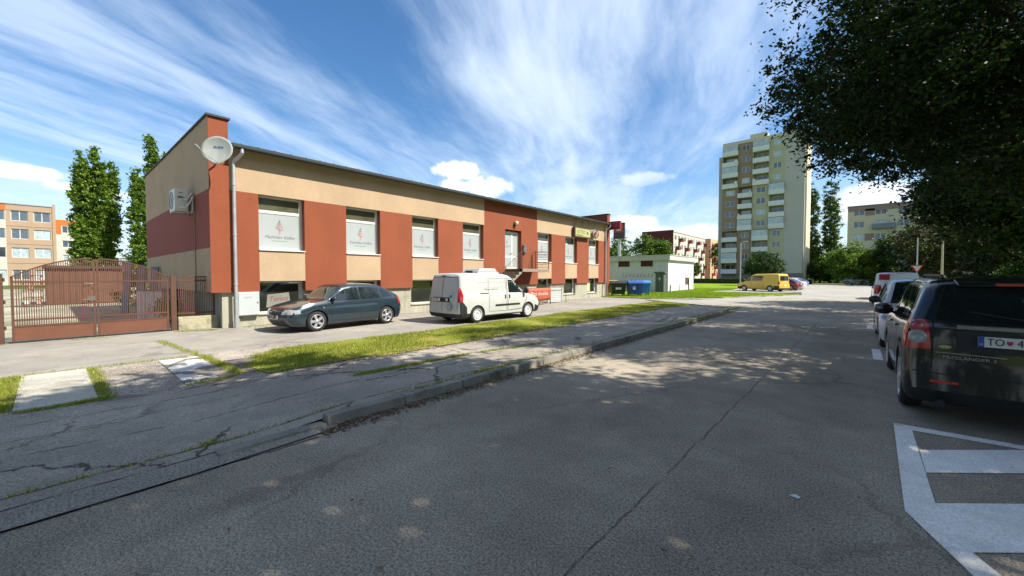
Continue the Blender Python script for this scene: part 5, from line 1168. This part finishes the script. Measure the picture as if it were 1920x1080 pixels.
    for s in (-1, 1): q = MB(); q.tube([(.55, s*.60, 1.665), (.62, s*.60, 1.70), (2.2, s*.60, 1.71), (2.4, s*.60, 1.64)], .018, 8); q.build('roof_rail', BLK, root, world=False)
    q = MB(); q.tube([(-.03, -.02, 1.22), (.03, .45, 1.30)], .010, 6); q.build('wiper', BLK, root, world=False)
SUV = dict(L=4.50, W=1.91, zb=.24, xr=[(.24, .06), (.40, -.03), (.56, -.04), (.62, .0), (.85, .015), (1.15, .03), (1.6, .20), (1.7, .26)], xf=[(.24, 4.38), (.42, 4.48), (.70, 4.48), (.90, 4.40), (1.02, 4.2), (1.7, 4.1)],
    zt=[(0, 1.625), (.10, 1.655), (.6, 1.67), (1.6, 1.68), (2.3, 1.65), (2.55, 1.58), (3.25, 1.13), (3.35, 1.09), (4.0, 1.02), (4.4, .93), (4.5, .82)],
    belt=[(0, 1.14), (1.0, 1.09), (3.0, 1.05), (4.0, .98), (4.5, .75)], wheels=(.80, 3.46, .365, .94), corner=.13, cpow=.9, bulge=(.05, .12), tuck=.79, rim='alloy', spokes=6, low=lambda x, y, z: z < .42)
S1 = dict(SUV); S1['extras'] = ex_suv
make_car('parked_suv', 'black off-road estate car parked nearest on the right, rear to camera', 'car', S1, (SBK, BLK), (1.40, 6.60, 0), rad(90))

# --- generic saloon/hatch extras for the others
def ex_simple(P, L, hw, zbelt, ztop, xg, zr=(.62, .88), rearglass='z', van=False):
    def f(root, patch, strip, bvh):
        x0, x1, x2, x3 = xg                 # rear glass foot, rear roof, front roof, windscreen foot
        def side(s):
            mid = (x1+x2)/2
            patch('side_window', [(mid+.03, zbelt+.03), (x3-.12, zbelt+.02), (x2-.02, ztop-.12), (mid+.03, ztop-.09)], 'y', s, CGL, .006)
            if not van: patch('side_window', [(x0+.35, zbelt+.05), (mid-.03, zbelt+.03), (mid-.03, ztop-.09), (x1+.12, ztop-.12)], 'y', s, CGL, .006)
            strip('door_seam', [(x3-.15, zbelt), (x3-.25, .35), (mid, .30), (mid, zbelt)], .018, 'y', s, SEAM); strip('door_seam', [(mid, .30), (x1+.15, .34), (x1, zbelt)], .018, 'y', s, SEAM)
            handle(root, mid+.2, zbelt-.13, hw-.01, s, P if not van else BLK)
            mirror_part(root, x3-.30, s*(hw-.06), zbelt+.06, BLK, s, (.11, .12, .08))
            patch('tail_light', [(s*(hw-.32), zr[0]), (s*(hw-.04), zr[0]), (s*(hw-.06), zr[1]), (s*(hw-.28), zr[1]-.03)], 'x', -1, LRED, .012, .05)
            patch('tail_light', [(.02, zr[0]), (.20, zr[0]+.03), (.24, zr[1]-.03), (.08, zr[1])], 'y', s, LRED, .012, .05)
            patch('headlight', [(s*(hw-.42), .60), (s*(hw-.08), .62), (s*(hw-.10), .78), (s*(hw-.38), .74)], 'x', 1, LCLR, .012, .05)
            patch('headlight', [(L-.42, .66), (L-.15, .62), (L-.16, .75), (L-.40, .80)], 'y', s, LCLR, .012, .05)
        sym(side)
        patch('windscreen', [(x2+.02, -hw*.62), (x2+.02, hw*.62), (x3, hw*.78), (x3, -hw*.78)], 'z', 1, CGL, .006, .10)
        if rearglass == 'z': patch('rear_window', [(x0, -hw*.66), (x0, hw*.66), (x1, hw*.58), (x1, -hw*.58)], 'z', 1, CGL, .006, .10)
        elif rearglass == 'x': patch('rear_window', [(-hw*.70, zbelt+.08), (hw*.70, zbelt+.08), (hw*.62, ztop-.14), (-hw*.62, ztop-.14)], 'x', -1, CGL, .006, .10)
        patch('grille', [(-.36, .48), (.36, .48), (.38, .66), (-.38, .66)], 'x', 1, BLK, .008, .06)
        plate(root, L+.10, 0, .42, 1); plate(root, -.07, 0, .74 if zr[0] < .8 else .5, -1)
    return f
W2 = paint('car_white', (.62, .63, .64), .3, .8)
HB = dict(HATCH); HB.update(W=1.78, extras=ex_simple(W2, 4.15, .89, .93, 1.43, (.22, .80, 2.28, 3.04)))
make_car('parked_car', 'white hatchback facing the camera, between black car and white van', 'car', HB, (W2, BLK), (1.36, 16.6, 0), rad(-90)).scale = (1.08, 1.06, 1.12)
# white high-roofed van further up the road, rear to camera
WV = paint('van_blue_white', (.66, .70, .75), .35, .6)
def ex_van2(root, patch, strip, bvh):
    ex_simple(WV, 4.39, .915, 1.12, 1.86, (.1, .4, 3.2, 3.74), zr=(.72, 1.22), rearglass='none', van=True)(root, patch, strip, bvh)
    q = MB(); q.box((-.01, .12, 1.28) if False else (.02, .30, 1.48), (.075, .72, 1.78)); q.build('red_panel', mat('panel_red', (.35, .02, .03), .4), root, world=False, bevel=.01)
    q = MB(); q.box((.03, -.35, 1.865), (.12, .45, 1.90)); q.build('third_brake_light', mat('dull_red', (.12, .02, .03), .4), root, world=False)
V2 = dict(VAN); V2['extras'] = ex_van2
make_car('parked_van', 'pale bluish white van parked beyond the white hatchback, rear to camera', 'van', V2, (WV, BLK), (1.66, 29.3, 0), rad(90))
DKB = paint('dark_blue', (.012, .03, .05), .25, 1.0)
HD = dict(HATCH); HD.update(extras=ex_simple(DKB, 4.15, .867, .93, 1.43, (.22, .80, 2.28, 3.04)))
make_car('parked_car', 'dark blue car just visible left of the white van', 'car', HD, (DKB, BLK), (1.75, 38.0, 0), rad(90))
# yellow van
YEL = paint('yellow', (.60, .40, .04), .4, .4)
def ex_yvan(root, patch, strip, bvh):
    hw = .92
    def side(s):
        patch('side_window', [(3.10, 1.12), (3.92, 1.10), (3.35, 1.62), (3.10, 1.64)], 'y', s, CGL, .006); patch('side_window', [(1.78, 1.16), (2.95, 1.14), (2.95, 1.64), (1.78, 1.64)], 'y', s, CGL, .008)
        strip('door_seam', [(3.98, 1.08), (3.90, .40), (3.02, .38), (3.02, 1.68)], .014, 'y', s, SEAM); strip('door_seam', [(1.70, .40), (1.70, 1.70), (2.96, 1.70)], .014, 'y', s, SEAM)
        mirror_part(root, 3.85, s*(hw-.03), 1.2, BLK, s, (.10, .10, .13))
        patch('tail_light', [(.0, .80), (.10, .80), (.10, 1.10), (.0, 1.10)], 'y', s, LRED, .012, .05); patch('tail_light', [(s*.78, .78), (s*.88, .78), (s*.88, 1.12), (s*.78, 1.12)], 'x', -1, LRED, .012, .05)
        patch('wheel_arch_trim', [(.02, .28), (1.55, .28), (1.45, .62), (.02, .64)], 'y', s, BLK, .014, .06) if False else patch('rear_corner_bumper', [(.0, .28), (.55, .28), (.55, .60), (.0, .62)], 'y', s, BLK, .014, .06)
        patch('headlight', [(s*.58, .72), (s*.86, .70), (s*.84, .90), (s*.60, .86)], 'x', 1, LCLR, .01, .05)
        handle(root, 3.15, 1.0, hw-.01, s, BLK)
    sym(side)
    patch('rear_window', [(-.70, 1.16), (.70, 1.16), (.64, 1.66), (-.64, 1.66)], 'x', -1, CGL, .008, .08)
    patch('windscreen', [(3.42, -.62), (3.42, .62), (4.02, .74), (4.02, -.74)], 'z', 1, CGL, .006, .10); plate(root, -.07, 0, .66, -1)
YV = dict(VAN); YV.update(L=4.75, W=1.88, xr=[(.22, .05), (.40, -.03), (.55, -.02), (1.1, .03), (1.85, .12)], xf=[(.22, 4.62), (.40, 4.74), (.62, 4.74), (.85, 4.66), (1.05, 4.4), (1.9, 4.2)], zt=[(0, 1.84), (.1, 1.87), (1.0, 1.89), (3.0, 1.86), (3.35, 1.76), (4.02, 1.16), (4.12, 1.08), (4.5, .96), (4.75, .80)],
    belt=[(0, 1.10), (3, 1.10), (4.0, 1.02), (4.7, .72)], wheels=(.95, 3.85, .315, .93), rim='steel', rimmat=RIM, low=lambda x, y, z: (z < .46 and (x < 1.0 or x > 4.1)) or z < .26, extras=ex_yvan)
make_car('parked_van', 'yellow van parked side-on at the end of the lawn', 'van', YV, (YEL, BLK), (-5.7, 50.6, 0.01), rad(155))
far = [('dark wine red hatchback parked right behind the yellow van', (.10, .012, .02), -4.8, 56.2), ('white hatchback third in the row beyond the yellow van', (.55, .56, .55), -4.6, 59.5), ('light red small car between white hatchback and blue car', (.38, .06, .05), -5.0, 64.5), ('bright blue car last in the row beyond the yellow van', (.02, .11, .40), -5.2, 70.0)]
for i, (lab, c, x, y) in enumerate(far):
    P = paint('far%d' % i, c, .3, .8); D = dict(HATCH); D.update(ns=60, extras=ex_simple(P, 4.15, .867, .93, 1.43, (.22, .80, 2.28, 3.04)))
    make_car('parked_car', lab, 'car', D, (P, BLK), (x, y, .01), rad(168), group='cars parked in the bays beyond the yellow van')
for i, (lab, c, x, y, rz) in enumerate([('pale grey car parked across the far end of the road', (.42, .44, .42), -2.2, 99.5, 0.15), ('bright red car parked across the far end of the road', (.42, .03, .07), .1, 105.5, 1.2),
        ('silver car on the far parking lot, left one above the black roof', (.40, .43, .46), 13.2, 56.0, .3), ('white car on the far parking lot, right one above the black roof', (.55, .56, .58), 17.3, 60.0, .3),
        ('maroon car half hidden behind the white van on the right', (.20, .02, .04), 5.2, 50.0, 1.57), ('silver car parked in front of the dark red gabled block', (.40, .42, .44), -40.0, 120.0, 1.5)]):
    P = paint('afar%d' % i, c, .3, .8); D = dict(HATCH); D.update(ns=50, extras=ex_simple(P, 4.15, .867, .93, 1.43, (.22, .80, 2.28, 3.04)))
    make_car('parked_car', lab, 'car', D, (P, BLK), (x, y, .1), rz)
# ================================================================ trees
BARK = mat('bark', (.085, .068, .05), .95, .3, 3.0, bump=.8, bscale=18)
rg = np.random.default_rng(21)
def leaf_quads(cent, rad_, n_per, size, pal, flat=0.5, droop=0.0, aspect=0.5):
    """leaves scattered round clump centres; returns verts, colours"""
    k = len(cent); n = k*n_per
    c = np.repeat(cent, n_per, axis=0); rr = np.repeat(rad_, n_per)[:, None]
    d = rg.normal(0, 1, (n, 3)); d[:, 2] *= 0.75; d *= (np.minimum(np.abs(rg.normal(0, .5, n)), 1.0)/np.linalg.norm(d, axis=1))[:, None]
    p = c+d*rr; p[:, 2] -= droop*np.abs(d[:, 0]*d[:, 1])*rr[:, 0]
    nrm_ = rg.normal(0, 1, (n, 3)); nrm_[:, 2] = np.abs(nrm_[:, 2])+flat; nrm_ /= np.linalg.norm(nrm_, axis=1)[:, None]
    t = rg.normal(0, 1, (n, 3)); t -= nrm_*(t*nrm_).sum(1)[:, None]; t /= np.linalg.norm(t, axis=1)[:, None]; b_ = np.cross(nrm_, t)
    s = (size*rg.uniform(.6, 1.3, n))[:, None]
    V = np.stack([p-t*s, p+b_*s*aspect, p+t*s, p-b_*s*aspect], axis=1)
    pal = np.array(pal); col = pal[rg.integers(0, len(pal), n)]*rg.uniform(.7, 1.3, n)[:, None]*np.repeat(rg.uniform(.75, 1.25, k), n_per)[:, None]
    return V.reshape(-1, 3), col
def clumps(n, c, r, hollow=.35, lo=-1.0):
    """points inside an ellipsoid, denser to the outside, c centre, r radii"""
    P = rg.normal(0, 1, (n*2, 3)); P /= np.linalg.norm(P, axis=1)[:, None]; P = P[P[:, 2] > lo][:n]
    P *= (hollow+(1-hollow)*rg.random(len(P))**.45)[:, None]; P *= 1+.16*np.sin(P[:, [1]]*5+P[:, [2]]*4+c[0])
    return P*np.array(r)+np.array(c)
def limbs(q, base, top, targets, r0, kinks=3, hmin=.3):
    base = Vector(base); top = Vector(top); n = 6; pts = []; rs = []
    for i in range(n+1):
        t = i/n; pts.append(base.lerp(top, t)+Vector((rg.normal(0, .012), rg.normal(0, .012), 0))*((top-base).length*t)); rs.append(r0*(1-.72*t)*(1.25 if i == 0 else 1))
    q.tube(pts, rs, 10)
    for tg in targets:
        tg = Vector(tg); t = rg.uniform(hmin, .92); i = min(n-1, int(t*n)); p0 = pts[i].lerp(pts[i+1], t*n-i); r1 = r0*(1-.72*t)*.5
        mid = p0.lerp(tg, .5)+Vector((0, 0, .12*(tg-p0).length)); q.tube([p0, p0.lerp(mid, .6), mid, mid.lerp(tg, .6), tg], [r1, r1*.75, r1*.5, r1*.3, r1*.12], 6)
def tree(name, label, x, y, z0, trunk_h, r0, ell, leafn, nper, size, pal, group=None, cat='tree', rclump=.6, mid_top=None, flat=.5, nl=14, droop=0.0, aspect=.5):
    t = thing(name, label, cat, (x, y, z0), 0, group); C_ = []; R_ = []
    tot = sum(e[2] for e in ell)
    for (c, r, wgt) in ell:
        P = clumps(int(leafn*wgt/tot), c, r); C_.append(P); R_.append(rg.uniform(.6, 1.3, len(P))*rclump)
    C_ = np.concatenate(C_); R_ = np.concatenate(R_)
    q = MB(); tg = C_[rg.integers(0, len(C_), nl)]; limbs(q, (0, 0, -.1), mid_top or (0, 0, trunk_h), [tuple(v) for v in tg], r0); q.build('trunk', BARK, t, world=False)
    V, col = leaf_quads(C_, R_, nper, size, pal, flat, droop, aspect); fast_mesh('crown', V, 4, M_LEAF, parent=t, col=col)
    return t
G1 = [(.055, .105, .012), (.075, .13, .015), (.04, .085, .012), (.095, .14, .02)]
GD = [(.030, .060, .014), (.040, .075, .014), (.022, .048, .012), (.055, .085, .016)]
GP_ = [(.09, .165, .016), (.125, .205, .020), (.06, .125, .013), (.17, .23, .03)]
# big street trees on the right: crown over the road (seen top right) and one beside the camera
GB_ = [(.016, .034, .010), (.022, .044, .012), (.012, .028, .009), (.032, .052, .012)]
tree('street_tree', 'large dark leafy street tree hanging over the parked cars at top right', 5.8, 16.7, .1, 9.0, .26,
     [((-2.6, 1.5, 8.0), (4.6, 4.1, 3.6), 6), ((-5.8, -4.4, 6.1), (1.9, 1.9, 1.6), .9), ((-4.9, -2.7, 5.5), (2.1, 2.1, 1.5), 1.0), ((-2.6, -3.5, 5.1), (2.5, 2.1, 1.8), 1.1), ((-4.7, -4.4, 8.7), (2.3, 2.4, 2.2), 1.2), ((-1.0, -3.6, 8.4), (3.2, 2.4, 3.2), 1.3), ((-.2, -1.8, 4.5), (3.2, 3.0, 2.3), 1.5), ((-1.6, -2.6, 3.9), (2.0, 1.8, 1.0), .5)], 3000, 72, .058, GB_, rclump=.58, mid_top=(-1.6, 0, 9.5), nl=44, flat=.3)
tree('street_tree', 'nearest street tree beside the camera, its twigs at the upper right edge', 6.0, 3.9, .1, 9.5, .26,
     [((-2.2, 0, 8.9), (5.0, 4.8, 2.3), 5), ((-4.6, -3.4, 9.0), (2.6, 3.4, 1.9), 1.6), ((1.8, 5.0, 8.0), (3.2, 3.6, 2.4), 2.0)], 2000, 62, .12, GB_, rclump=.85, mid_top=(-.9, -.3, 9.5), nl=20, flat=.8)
tree('street_tree', 'street tree overhead just behind the camera, shading the pavement', 6.2, -5.5, .1, 9.5, .26,
     [((-2.2, 0, 8.9), (5.6, 5.6, 2.6), 5), ((-6.0, 1.5, 9.4), (2.9, 3.6, 2.0), 1.8)], 1200, 50, .14, GB_, rclump=.95, nl=14, flat=.8)
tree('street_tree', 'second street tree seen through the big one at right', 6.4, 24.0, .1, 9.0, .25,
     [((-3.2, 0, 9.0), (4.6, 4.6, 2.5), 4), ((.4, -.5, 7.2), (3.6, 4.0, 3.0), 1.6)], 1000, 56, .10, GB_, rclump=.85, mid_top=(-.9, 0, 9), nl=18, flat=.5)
tree('street_tree', 'third street tree beyond the white van on the right', 8.0, 33.5, .1, 8.5, .24,
     [((-.6, -.3, 8.0), (4.4, 4.6, 4.2), 4), ((-.4, -2.0, 4.6), (4.4, 3.2, 2.6), 1.9), ((-4.0, -1.5, 5.9), (2.0, 2.2, 1.7), .8)], 1300, 52, .12, GB_+[(.045, .065, .012)], rclump=.9, mid_top=(-.4, 0, 9), nl=20)
tree('street_tree', 'unseen street tree added further behind the camera on the right pavement to extend the shade', 6.2, -16.5, .1, 9.5, .26,
     [((-2.2, 0, 8.6), (5.6, 5.6, 3.2), 5)], 420, 40, .26, GB_, rclump=1.2, nl=6, flat=.8)  # out of view, added to shade the road behind and darken the SUV rear
tree('street_tree', 'unseen street tree added behind the camera on the left pavement to darken car reflections', -8.8, -15.5, .1, 8, .26,
     [((0, 0, 7.6), (4.6, 5.0, 4.6), 5)], 420, 40, .26, GB_, rclump=1.2, nl=6, flat=.8)  # added out of view so the SUV rear mirrors something dark
for k, (x, y, lab) in enumerate([(-9, -34, 'unseen tree added behind the viewpoint to darken reflections in the black car, left'), (3, -38, 'unseen tree added behind the viewpoint to darken reflections in the black car, middle'), (14, -30, 'unseen tree added behind the viewpoint to darken reflections in the black car, right')]):
    tree('broadleaf_tree', lab, x, y, 0, 5, .25, [((0, 0, 5.2), (6.5, 4, 5.0), 1)], 260, 40, .35, GD, rclump=1.5, nl=4)  # unseen trees, added only to darken what the black SUV reflects
# poplars at left
for (lab, x, y, h, parts) in [('tall broad poplar at left between the tan building and the shop', -86.6, 5.0, 19.6, [((-.3, -1.2, 10.8), (1.2, 1.25, 9.0), 3), ((.3, .4, 11.6), (1.2, 1.1, 9.0), 2.6), ((.6, 1.9, 11.6), (.5, .6, 8.0), .8), ((0, -.2, 4.6), (1.8, 2.3, 3.8), 1.4)]),
                           ('slimmer poplar rising next to the gable of the shop building', -80.4, 11.3, 19.8, [((0, -.4, 13.2), (1.2, 1.15, 9.2), 1.8), ((0, 1.5, 12.2), (1.1, 1.1, 8.4), 1.4), ((.2, -2.2, 10.6), (.9, 1.0, 7.8), 1), ((0, 0, 4.2), (2.0, 2.6, 3.6), 1.0)])]:
    tree('poplar_tree', lab, x, y, 0, h*.9, .3, parts, 820, 64, .22, GP_, rclump=.72, nl=10, flat=.0)
tree('shrub', 'low dense bush between the two left poplars', -84.0, 8.6, 0, 2.0, .1, [((0, 0, 2.2), (3.0, 3.4, 2.2), 1)], 130, 60, .16, GP_+G1, cat='bush', rclump=.9, nl=6)
tree('shrub', 'dark bush at the foot of the slimmer poplar', -78.5, 12.6, 0, 2.0, .1, [((0, 0, 2.6), (2.4, 2.6, 2.6), 1)], 120, 60, .16, G1, cat='bush', rclump=.9, nl=6)
tree('shrub', 'weedy bush right of the brown shed behind the gate', -31.0, 4.0, 0, .9, .05, [((0, 0, .55), (1.4, 1.6, .6), 1)], 70, 50, .07, GP_, cat='bush', rclump=.4, nl=5)
tree('shrub', 'green weeds behind the short picket fence', -19.0, 3.0-.1, 0, .5, .03, [((0, 0, .5), (.8, .5, .5), 1)], 40, 50, .05, GP_, cat='bush', rclump=.3, nl=4)
# trees over the hut and behind
tree('broadleaf_tree', 'bright green tree left behind the white hut', -35.6, 74, 0, 7, .2, [((0, 0, 6.3), (2.2, 2.2, 3.2), 1), ((-3.4, 0, 4.8), (2.4, 2.2, 2.6), .8)], 230, 55, .17, GP_, rclump=.9)
tree('broadleaf_tree', 'bright green tree right behind the white hut before the red gable', -29.4, 73, 0, 7, .22, [((0, 0, 6.2), (3.0, 2.8, 3.0), 1), ((2.2, .5, 5.6), (2.2, 2.2, 2.8), .7)], 270, 55, .17, G1+GP_, rclump=.9)
tree('cypress', 'slim dark conifer beside the white hut in front of the red-balcony block', -31.5, 98, 0, 5, .15, [((0, 0, 3.4), (1.4, 1.4, 3.2), 1)], 120, 50, .15, GD, rclump=.7, flat=0)
tree('broadleaf_tree', 'round small tree before the peach block with orange balconies', -30.6, 104, 0, 3, .12, [((0, 0, 3.3), (1.7, 1.7, 1.7), 1)], 100, 50, .16, G1, rclump=.7)
tree('broadleaf_tree', 'green tree standing before the orange balconies left of the tower', -33.5, 142, 0, 7, .2, [((0, 0, 8), (3, 3, 4.5), 1)], 150, 50, .22, G1, rclump=1.1)
tree('pine_tree', 'rounded dark pine in front of the tower block', -12.0, 79.6, 0, 4.2, .16, [((0, 0, 3.9), (2.5, 2.5, 1.9), 2), ((-1.2, .4, 2.9), (2.0, 1.8, 1.1), .8), ((1.3, 0, 3.0), (1.9, 1.8, 1.2), .8)], 420, 70, .12, [(.028, .060, .018), (.035, .075, .02), (.05, .085, .02)], rclump=.6, flat=0, aspect=.4)
for (lab, x, y, h, parts) in [('left dark poplar right of the tower block', -11.6, 168, 33, [((0, 0, 17), (1.9, 1.9, 15.5), 2), ((0, 0, 8), (2.6, 2.6, 7), 1)]), ('right dark poplar right of the tower block', -6.6, 166, 32, [((0, 0, 20), (2.3, 2.3, 12.5), 2), ((1.4, 0, 16), (1.6, 1.6, 9), .6), ((-.6, 0, 8), (2.6, 2.6, 8), 1)])]:
    tree('poplar_tree', lab, x, y, 0, h*.85, .35, parts, 360, 60, .26, G1, rclump=1.1, nl=8, flat=0)
FT = [('dense green tree at the end of the road, left of the red car', -3.3, 122, 4.2, 4.2, G1), ('low dark tree below the two dark poplars', -6.9, 126, 3.4, 2.6, G1), ('bright green tree in front of the cream block', -.6, 100, 5.0, 3.7, GP_), ('bright green spreading tree left before the cream block', 2.2, 103, 4.4, 3.3, GP_),
      ('dark green tree before the cream block, right of the bright one', 7.0, 99, 6.6, 4.8, GD), ('brownish green tree behind the grey sign pole', 10.2, 92, 8.2, 5.6, [(.055, .055, .012), (.075, .06, .014), (.030, .05, .010)]), ('olive brown tree behind the cream pole', 14.6, 90, 7.2, 4.6, [(.05, .052, .012), (.032, .052, .010), (.065, .055, .015)]),
      ('dark green tree above the parked cars at right', 22.6, 88, 8.2, 6.2, GD), ('tall dark tree at the far right behind the willow', 30.0, 86, 9.5, 7.5, GD), ('dark tree mass at the right edge behind the willow', 24.5, 66, 7.5, 5.6, GD), ('green shrubby tree low between the lamp poles', 17.2, 78, 3.2, 3.0, GD+G1)]
for (lab, x, y, hc, r, pal) in FT:
    tree('broadleaf_tree', lab, x, y, 0, hc, .25, [((0, 0, hc*.78), (r, r, hc*.72), 2), ((r*.5, 0, hc*.6), (r*.7, r*.7, hc*.5), .8), ((-r*.4, 0, hc*.95), (r*.6, r*.6, hc*.5), .8)], 300, 55, .20, pal, rclump=1.15, nl=8)
# willow with hanging curtains
t = thing('willow_tree', 'weeping willow with hanging yellowish curtains at the right edge', 'tree', (15.2, 46.0, .1))
q = MB(); C_ = []
for i in range(90):
    a_ = rg.uniform(0, 6.28); r_ = rg.uniform(.8, 4.6); top_ = 7.6-r_*.28+rg.normal(0, .4); px, py = math.cos(a_)*r_, math.sin(a_)*r_
    ln = rg.uniform(3.5, 6.2); m_ = int(ln*9); zz = top_-ln*rg.random(m_); C_.append(np.stack([px+rg.normal(0, .10, m_), py+rg.normal(0, .10, m_), np.maximum(zz, .6)], 1))
C_ = np.concatenate(C_); limbs(q, (0, 0, -.1), (0, 0, 7), [tuple(v) for v in C_[rg.integers(0, len(C_), 10)]], .3); q.build('trunk', BARK, t, world=False)
n = len(C_)*9; c = np.repeat(C_, 9, axis=0)+rg.normal(0, .13, (n, 3)); dn = np.zeros((n, 3)); dn[:, 2] = -1; dn += rg.normal(0, .22, (n, 3)); sd_ = rg.normal(0, 1, (n, 3)); sd_[:, 2] = 0; sd_ /= np.linalg.norm(sd_, axis=1)[:, None]
V = np.stack([c-dn*.10, c+sd_*.018, c+dn*.10, c-sd_*.018], 1).reshape(-1, 3); pal = np.array([(.085, .11, .015), (.11, .125, .02), (.06, .095, .015)]); fast_mesh('crown', V, 4, M_LEAF, parent=t, col=pal[rg.integers(0, 3, n)]*rg.uniform(.7, 1.3, n)[:, None])
# trimmed hedge in front of the tower and blocks
def hedge(label, x0, x1, y0, y1, h):
    t = thing('hedge', label, 'hedge', ((x0+x1)/2, (y0+y1)/2, 0)); n = int((x1-x0)*(y1-y0)*h*14)+200
    lx, ly = (x1-x0)/2, (y1-y0)/2; P = np.stack([rg.uniform(-lx, lx, n), rg.uniform(-ly, ly, n), rg.uniform(.05, h, n)], 1)
    q = MB(); q.box((-lx+.15, -ly+.15, 0), (lx-.15, ly-.15, h-.15)); q.build('stems', mat('hedge_core', (.012, .025, .006), .95), t, world=False)
    V, col = leaf_quads(P, np.full(n, .22), 6, .08, G1, .3); fast_mesh('leaves', V, 4, M_LEAF, parent=t, col=col)
hedge('low trimmed hedge running across the lawn in front of the tower', -30.5, -14.0, 94.0, 95.2, 1.2)
hedge('low trimmed hedge left of the long one, behind the hut', -38.5, -31.6, 98.0, 99.2, 1.2)
hedge('short clipped hedge at the corner right of the blue parked car', -9.4, -6.6, 100.0, 102.5, 1.1)
# distant tree line closing the horizon
def treeline(label, pts, h, n):
    t = None; C_ = []
    for k in range(n):
        i = rg.integers(0, len(pts)-1); u = rg.random(); x = pts[i][0]+(pts[i+1][0]-pts[i][0])*u; y = pts[i][1]+(pts[i+1][1]-pts[i][1])*u
        C_.append((x+rg.normal(0, 3), y+rg.normal(0, 3), h*rg.random()**.7*(.7+.3*math.sin(x*.11+y*.07))))
    C_ = np.array(C_); V, col = leaf_quads(C_, np.full(len(C_), 2.2), 22, .5, G1, .3)
    o = fast_mesh('distant_trees', V, 4, M_LEAF, col=col); setp(o, label, 'trees', kind='stuff')
treeline('continuous band of distant trees closing the horizon behind the houses', [(-240, -60), (-230, 60), (-190, 160), (-90, 230), (20, 215), (120, 180), (170, 90)], 11, 2600)
treeline('dark belt of trees and shrubs beyond the right-hand parking', [(20, 104), (48, 92), (60, 70)], 11, 700)
